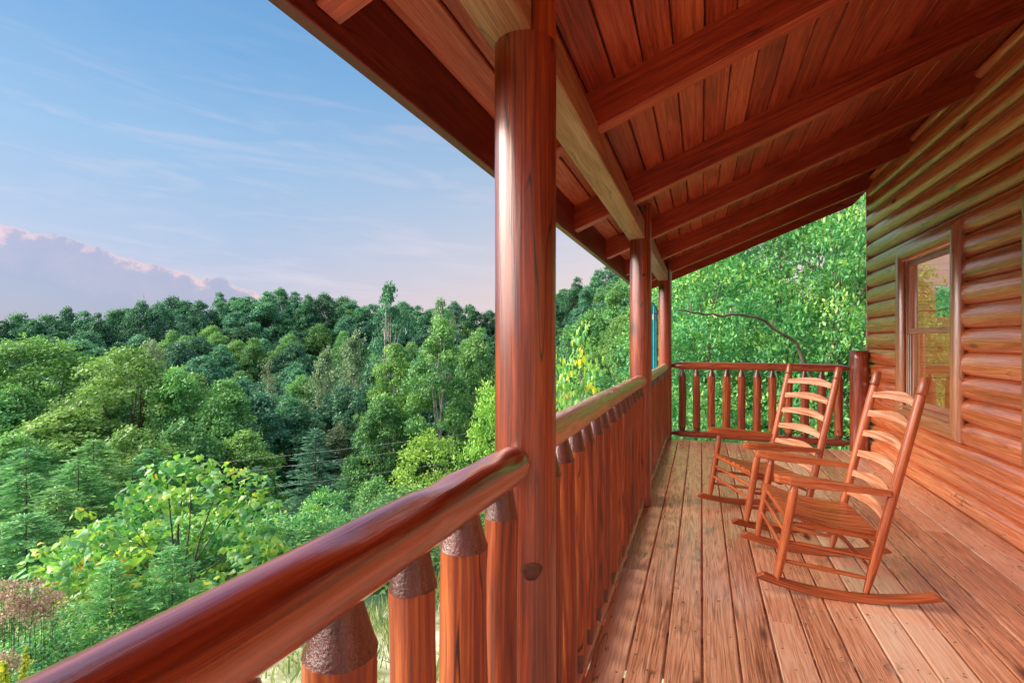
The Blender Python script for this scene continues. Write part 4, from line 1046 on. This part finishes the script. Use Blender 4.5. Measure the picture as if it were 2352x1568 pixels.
# ================================================================== LIGHT
SUN_EL, SUN_AZ = R(30), R(-112)      # azimuth measured from +y towards +x
ld = bpy.data.lights.new('sun', 'SUN'); ld.energy = 4.6; ld.angle = R(40); ld.color = (1.0, .86, .70)
so = bpy.data.objects.new('sun', ld); col.objects.link(so)
dirv = Vector((math.sin(SUN_AZ) * math.cos(SUN_EL), math.cos(SUN_AZ) * math.cos(SUN_EL), math.sin(SUN_EL)))
so.rotation_euler = dirv.to_track_quat('Z', 'Y').to_euler(); so.location = dirv * 50

w = bpy.data.worlds.new('World'); scene.world = w; w.use_nodes = True; nt = w.node_tree; nt.nodes.clear(); L = nt.links
tc = nd(nt, 'ShaderNodeTexCoord'); sp = nd(nt, 'ShaderNodeSeparateXYZ'); L.new(tc.outputs['Generated'], sp.inputs[0])
X, Y, Z = sp.outputs
hyp = mth(nt, 'SQRT', mth(nt, 'ADD', mth(nt, 'MULTIPLY', X, X), mth(nt, 'MULTIPLY', Y, Y)))
el = mth(nt, 'DIVIDE', Z, mth(nt, 'MAXIMUM', hyp, .02))                # tan of elevation
az = nt.nodes.new('ShaderNodeMath'); az.operation = 'ARCTAN2'; L.new(X, az.inputs[0]); L.new(Y, az.inputs[1]); az = az.outputs[0]
grad = ramp(nt, [(0, (.52, .42, .58)), (.09, (.52, .48, .66)), (.22, (.42, .52, .72)), (.40, (.30, .52, .78)), (.62, (.17, .41, .74)), (1, (.10, .30, .62))]); L.new(mth(nt, 'MULTIPLY', el, 1.25, clamp=True), grad.inputs[0])
# warm glow at the horizon to the right of the view
warm = ramp(nt, [(0, (1.0, .62, .52)), (.12, (.95, .70, .62)), (.3, (.66, .66, .74)), (.6, (.26, .48, .76)), (1, (.15, .36, .68))]); L.new(mth(nt, 'MULTIPLY', el, 1.25, clamp=True), warm.inputs[0])
fw = mth(nt, 'DIVIDE', mth(nt, 'ADD', az, R(48)), R(44), clamp=True)
sky = mixc(nt, mth(nt, 'MULTIPLY', fw, .95), grad.outputs[0], warm.outputs[0])
# high streaks
cv = nd(nt, 'ShaderNodeCombineXYZ'); L.new(mth(nt, 'MULTIPLY', az, 3.2), cv.inputs[0]); L.new(mth(nt, 'MULTIPLY', mth(nt, 'ADD', el, mth(nt, 'MULTIPLY', az, .05)), 22.0), cv.inputs[1])
n1 = nd(nt, 'ShaderNodeTexNoise', inp={'Scale': 1.0, 'Detail': 7.0, 'Roughness': .6, 'Distortion': .5}); L.new(cv.outputs[0], n1.inputs['Vector'])
st = mth(nt, 'MULTIPLY', mth(nt, 'SUBTRACT', n1.outputs['Fac'], .50, clamp=True), 2.6, clamp=True)
band = mth(nt, 'MULTIPLY', mth(nt, 'DIVIDE', el, .06, clamp=True), mth(nt, 'SUBTRACT', 1.0, mth(nt, 'DIVIDE', mth(nt, 'SUBTRACT', el, .24), .35), clamp=True))
sky = mixc(nt, mth(nt, 'MULTIPLY', mth(nt, 'MULTIPLY', st, band), .9), sky, (.80, .70, .78))
cv2 = nd(nt, 'ShaderNodeCombineXYZ'); L.new(mth(nt, 'MULTIPLY', az, 2.6), cv2.inputs[0]); L.new(mth(nt, 'MULTIPLY', el, 30.0), cv2.inputs[1]); cv2.inputs[2].default_value = 7.3
n2 = nd(nt, 'ShaderNodeTexNoise', inp={'Scale': 1.0, 'Detail': 6.0, 'Roughness': .55}); L.new(cv2.outputs[0], n2.inputs['Vector'])
dk = mth(nt, 'MULTIPLY', mth(nt, 'SUBTRACT', n2.outputs['Fac'], .54, clamp=True), 3.5, clamp=True)
band2 = mth(nt, 'MULTIPLY', mth(nt, 'SUBTRACT', 1.0, mth(nt, 'DIVIDE', el, .26), clamp=True), fw)
sky = mixc(nt, mth(nt, 'MULTIPLY', mth(nt, 'MULTIPLY', dk, band2), .95), sky, (.33, .40, .58))
n5 = nd(nt, 'ShaderNodeTexNoise', inp={'Scale': 1.0, 'Detail': 8.0, 'Roughness': .62})
cv5 = nd(nt, 'ShaderNodeCombineXYZ'); L.new(mth(nt, 'MULTIPLY', az, 7.0), cv5.inputs[0]); L.new(mth(nt, 'MULTIPLY', el, 26.0), cv5.inputs[1]); cv5.inputs[2].default_value = 3.1; L.new(cv5.outputs[0], n5.inputs['Vector'])
mo = mth(nt, 'MULTIPLY', mth(nt, 'MULTIPLY', mth(nt, 'SUBTRACT', n5.outputs['Fac'], .5, clamp=True), 3.0, clamp=True), mth(nt, 'SUBTRACT', 1.0, mth(nt, 'DIVIDE', el, .55), clamp=True))
sky = mixc(nt, mth(nt, 'MULTIPLY', mo, .6), sky, (.66, .64, .76))
# cumulus bank low on the left: its top edge falls towards the right
cv3 = nd(nt, 'ShaderNodeCombineXYZ'); L.new(az, cv3.inputs[0]); L.new(el, cv3.inputs[1])
n3 = nd(nt, 'ShaderNodeTexNoise', inp={'Scale': 17.0, 'Detail': 9.0, 'Roughness': .62}); L.new(cv3.outputs[0], n3.inputs['Vector'])
n4 = nd(nt, 'ShaderNodeTexNoise', inp={'Scale': 4.0, 'Detail': 3.0}); L.new(cv3.outputs[0], n4.inputs['Vector'])
edge = mth(nt, 'ADD', mth(nt, 'MULTIPLY', mth(nt, 'ADD', az, R(65.3)), -.215), .162)
edge = mth(nt, 'MINIMUM', edge, .19)
edge = mth(nt, 'ADD', edge, mth(nt, 'MULTIPLY', mth(nt, 'SUBTRACT', n3.outputs['Fac'], .5), .062))
edge = mth(nt, 'ADD', edge, mth(nt, 'MULTIPLY', mth(nt, 'SUBTRACT', n4.outputs['Fac'], .5), .04))
dlt = mth(nt, 'SUBTRACT', edge, el)
inm = mth(nt, 'DIVIDE', dlt, .006, clamp=True)
cc = ramp(nt, [(0, (.92, .58, .56)), (.10, (.78, .52, .58)), (.24, (.38, .36, .56)), (1, (.26, .31, .54))]); L.new(mth(nt, 'ADD', mth(nt, 'DIVIDE', dlt, .075), mth(nt, 'MULTIPLY', mth(nt, 'SUBTRACT', n3.outputs['Fac'], .48), 1.2), clamp=True), cc.inputs[0])
sky = mixc(nt, mth(nt, 'MULTIPLY', inm, .92), sky, cc.outputs[0])
# below the horizon
sky = mixc(nt, mth(nt, 'DIVIDE', mth(nt, 'MULTIPLY', el, -1.0), .03, clamp=True), sky, (.16, .22, .20))
ns = nd(nt, 'ShaderNodeTexSky', sky_type='NISHITA', sun_disc=False, sun_elevation=SUN_EL, sun_rotation=SUN_AZ)
nb_ = nd(nt, 'ShaderNodeBackground', inp={'Strength': .035}); L.new(ns.outputs[0], nb_.inputs[0])
# added bright lobe in the unseen sky, left-behind and overhead, to light the porch
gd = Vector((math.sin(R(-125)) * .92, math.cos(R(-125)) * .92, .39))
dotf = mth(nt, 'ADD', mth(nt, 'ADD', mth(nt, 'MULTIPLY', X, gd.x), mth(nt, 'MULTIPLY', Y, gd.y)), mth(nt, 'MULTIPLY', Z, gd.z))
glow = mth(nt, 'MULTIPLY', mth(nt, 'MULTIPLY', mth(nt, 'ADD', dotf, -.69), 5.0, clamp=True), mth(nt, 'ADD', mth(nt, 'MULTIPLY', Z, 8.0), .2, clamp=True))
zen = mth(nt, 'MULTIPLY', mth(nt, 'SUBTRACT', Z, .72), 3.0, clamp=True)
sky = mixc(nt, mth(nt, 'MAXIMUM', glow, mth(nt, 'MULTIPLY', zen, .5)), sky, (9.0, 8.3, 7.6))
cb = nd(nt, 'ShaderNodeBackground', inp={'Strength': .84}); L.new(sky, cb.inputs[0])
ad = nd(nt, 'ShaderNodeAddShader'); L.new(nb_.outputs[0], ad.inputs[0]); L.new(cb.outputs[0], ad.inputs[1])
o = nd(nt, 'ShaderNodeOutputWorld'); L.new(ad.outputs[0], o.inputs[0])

# ================================================================== CAMERA
cd = bpy.data.cameras.new('camera'); cd.sensor_width = 36; cd.lens = 36 * F / 2352; cd.clip_start = .05; cd.clip_end = 9000
cam = bpy.data.objects.new('camera', cd); col.objects.link(cam); cam.location = (0, 0, H0); cam.rotation_euler = (R(90), 0, TH)
scene.camera = cam
scene.view_settings.view_transform = 'Standard'; scene.view_settings.look = 'None'; scene.view_settings.exposure = 0; scene.view_settings.gamma = 1
scene.cycles.use_denoising = True
scene.cycles.max_bounces = 8; scene.cycles.diffuse_bounces = 4; scene.cycles.transparent_max_bounces = 8; scene.cycles.sample_clamp_indirect = 6
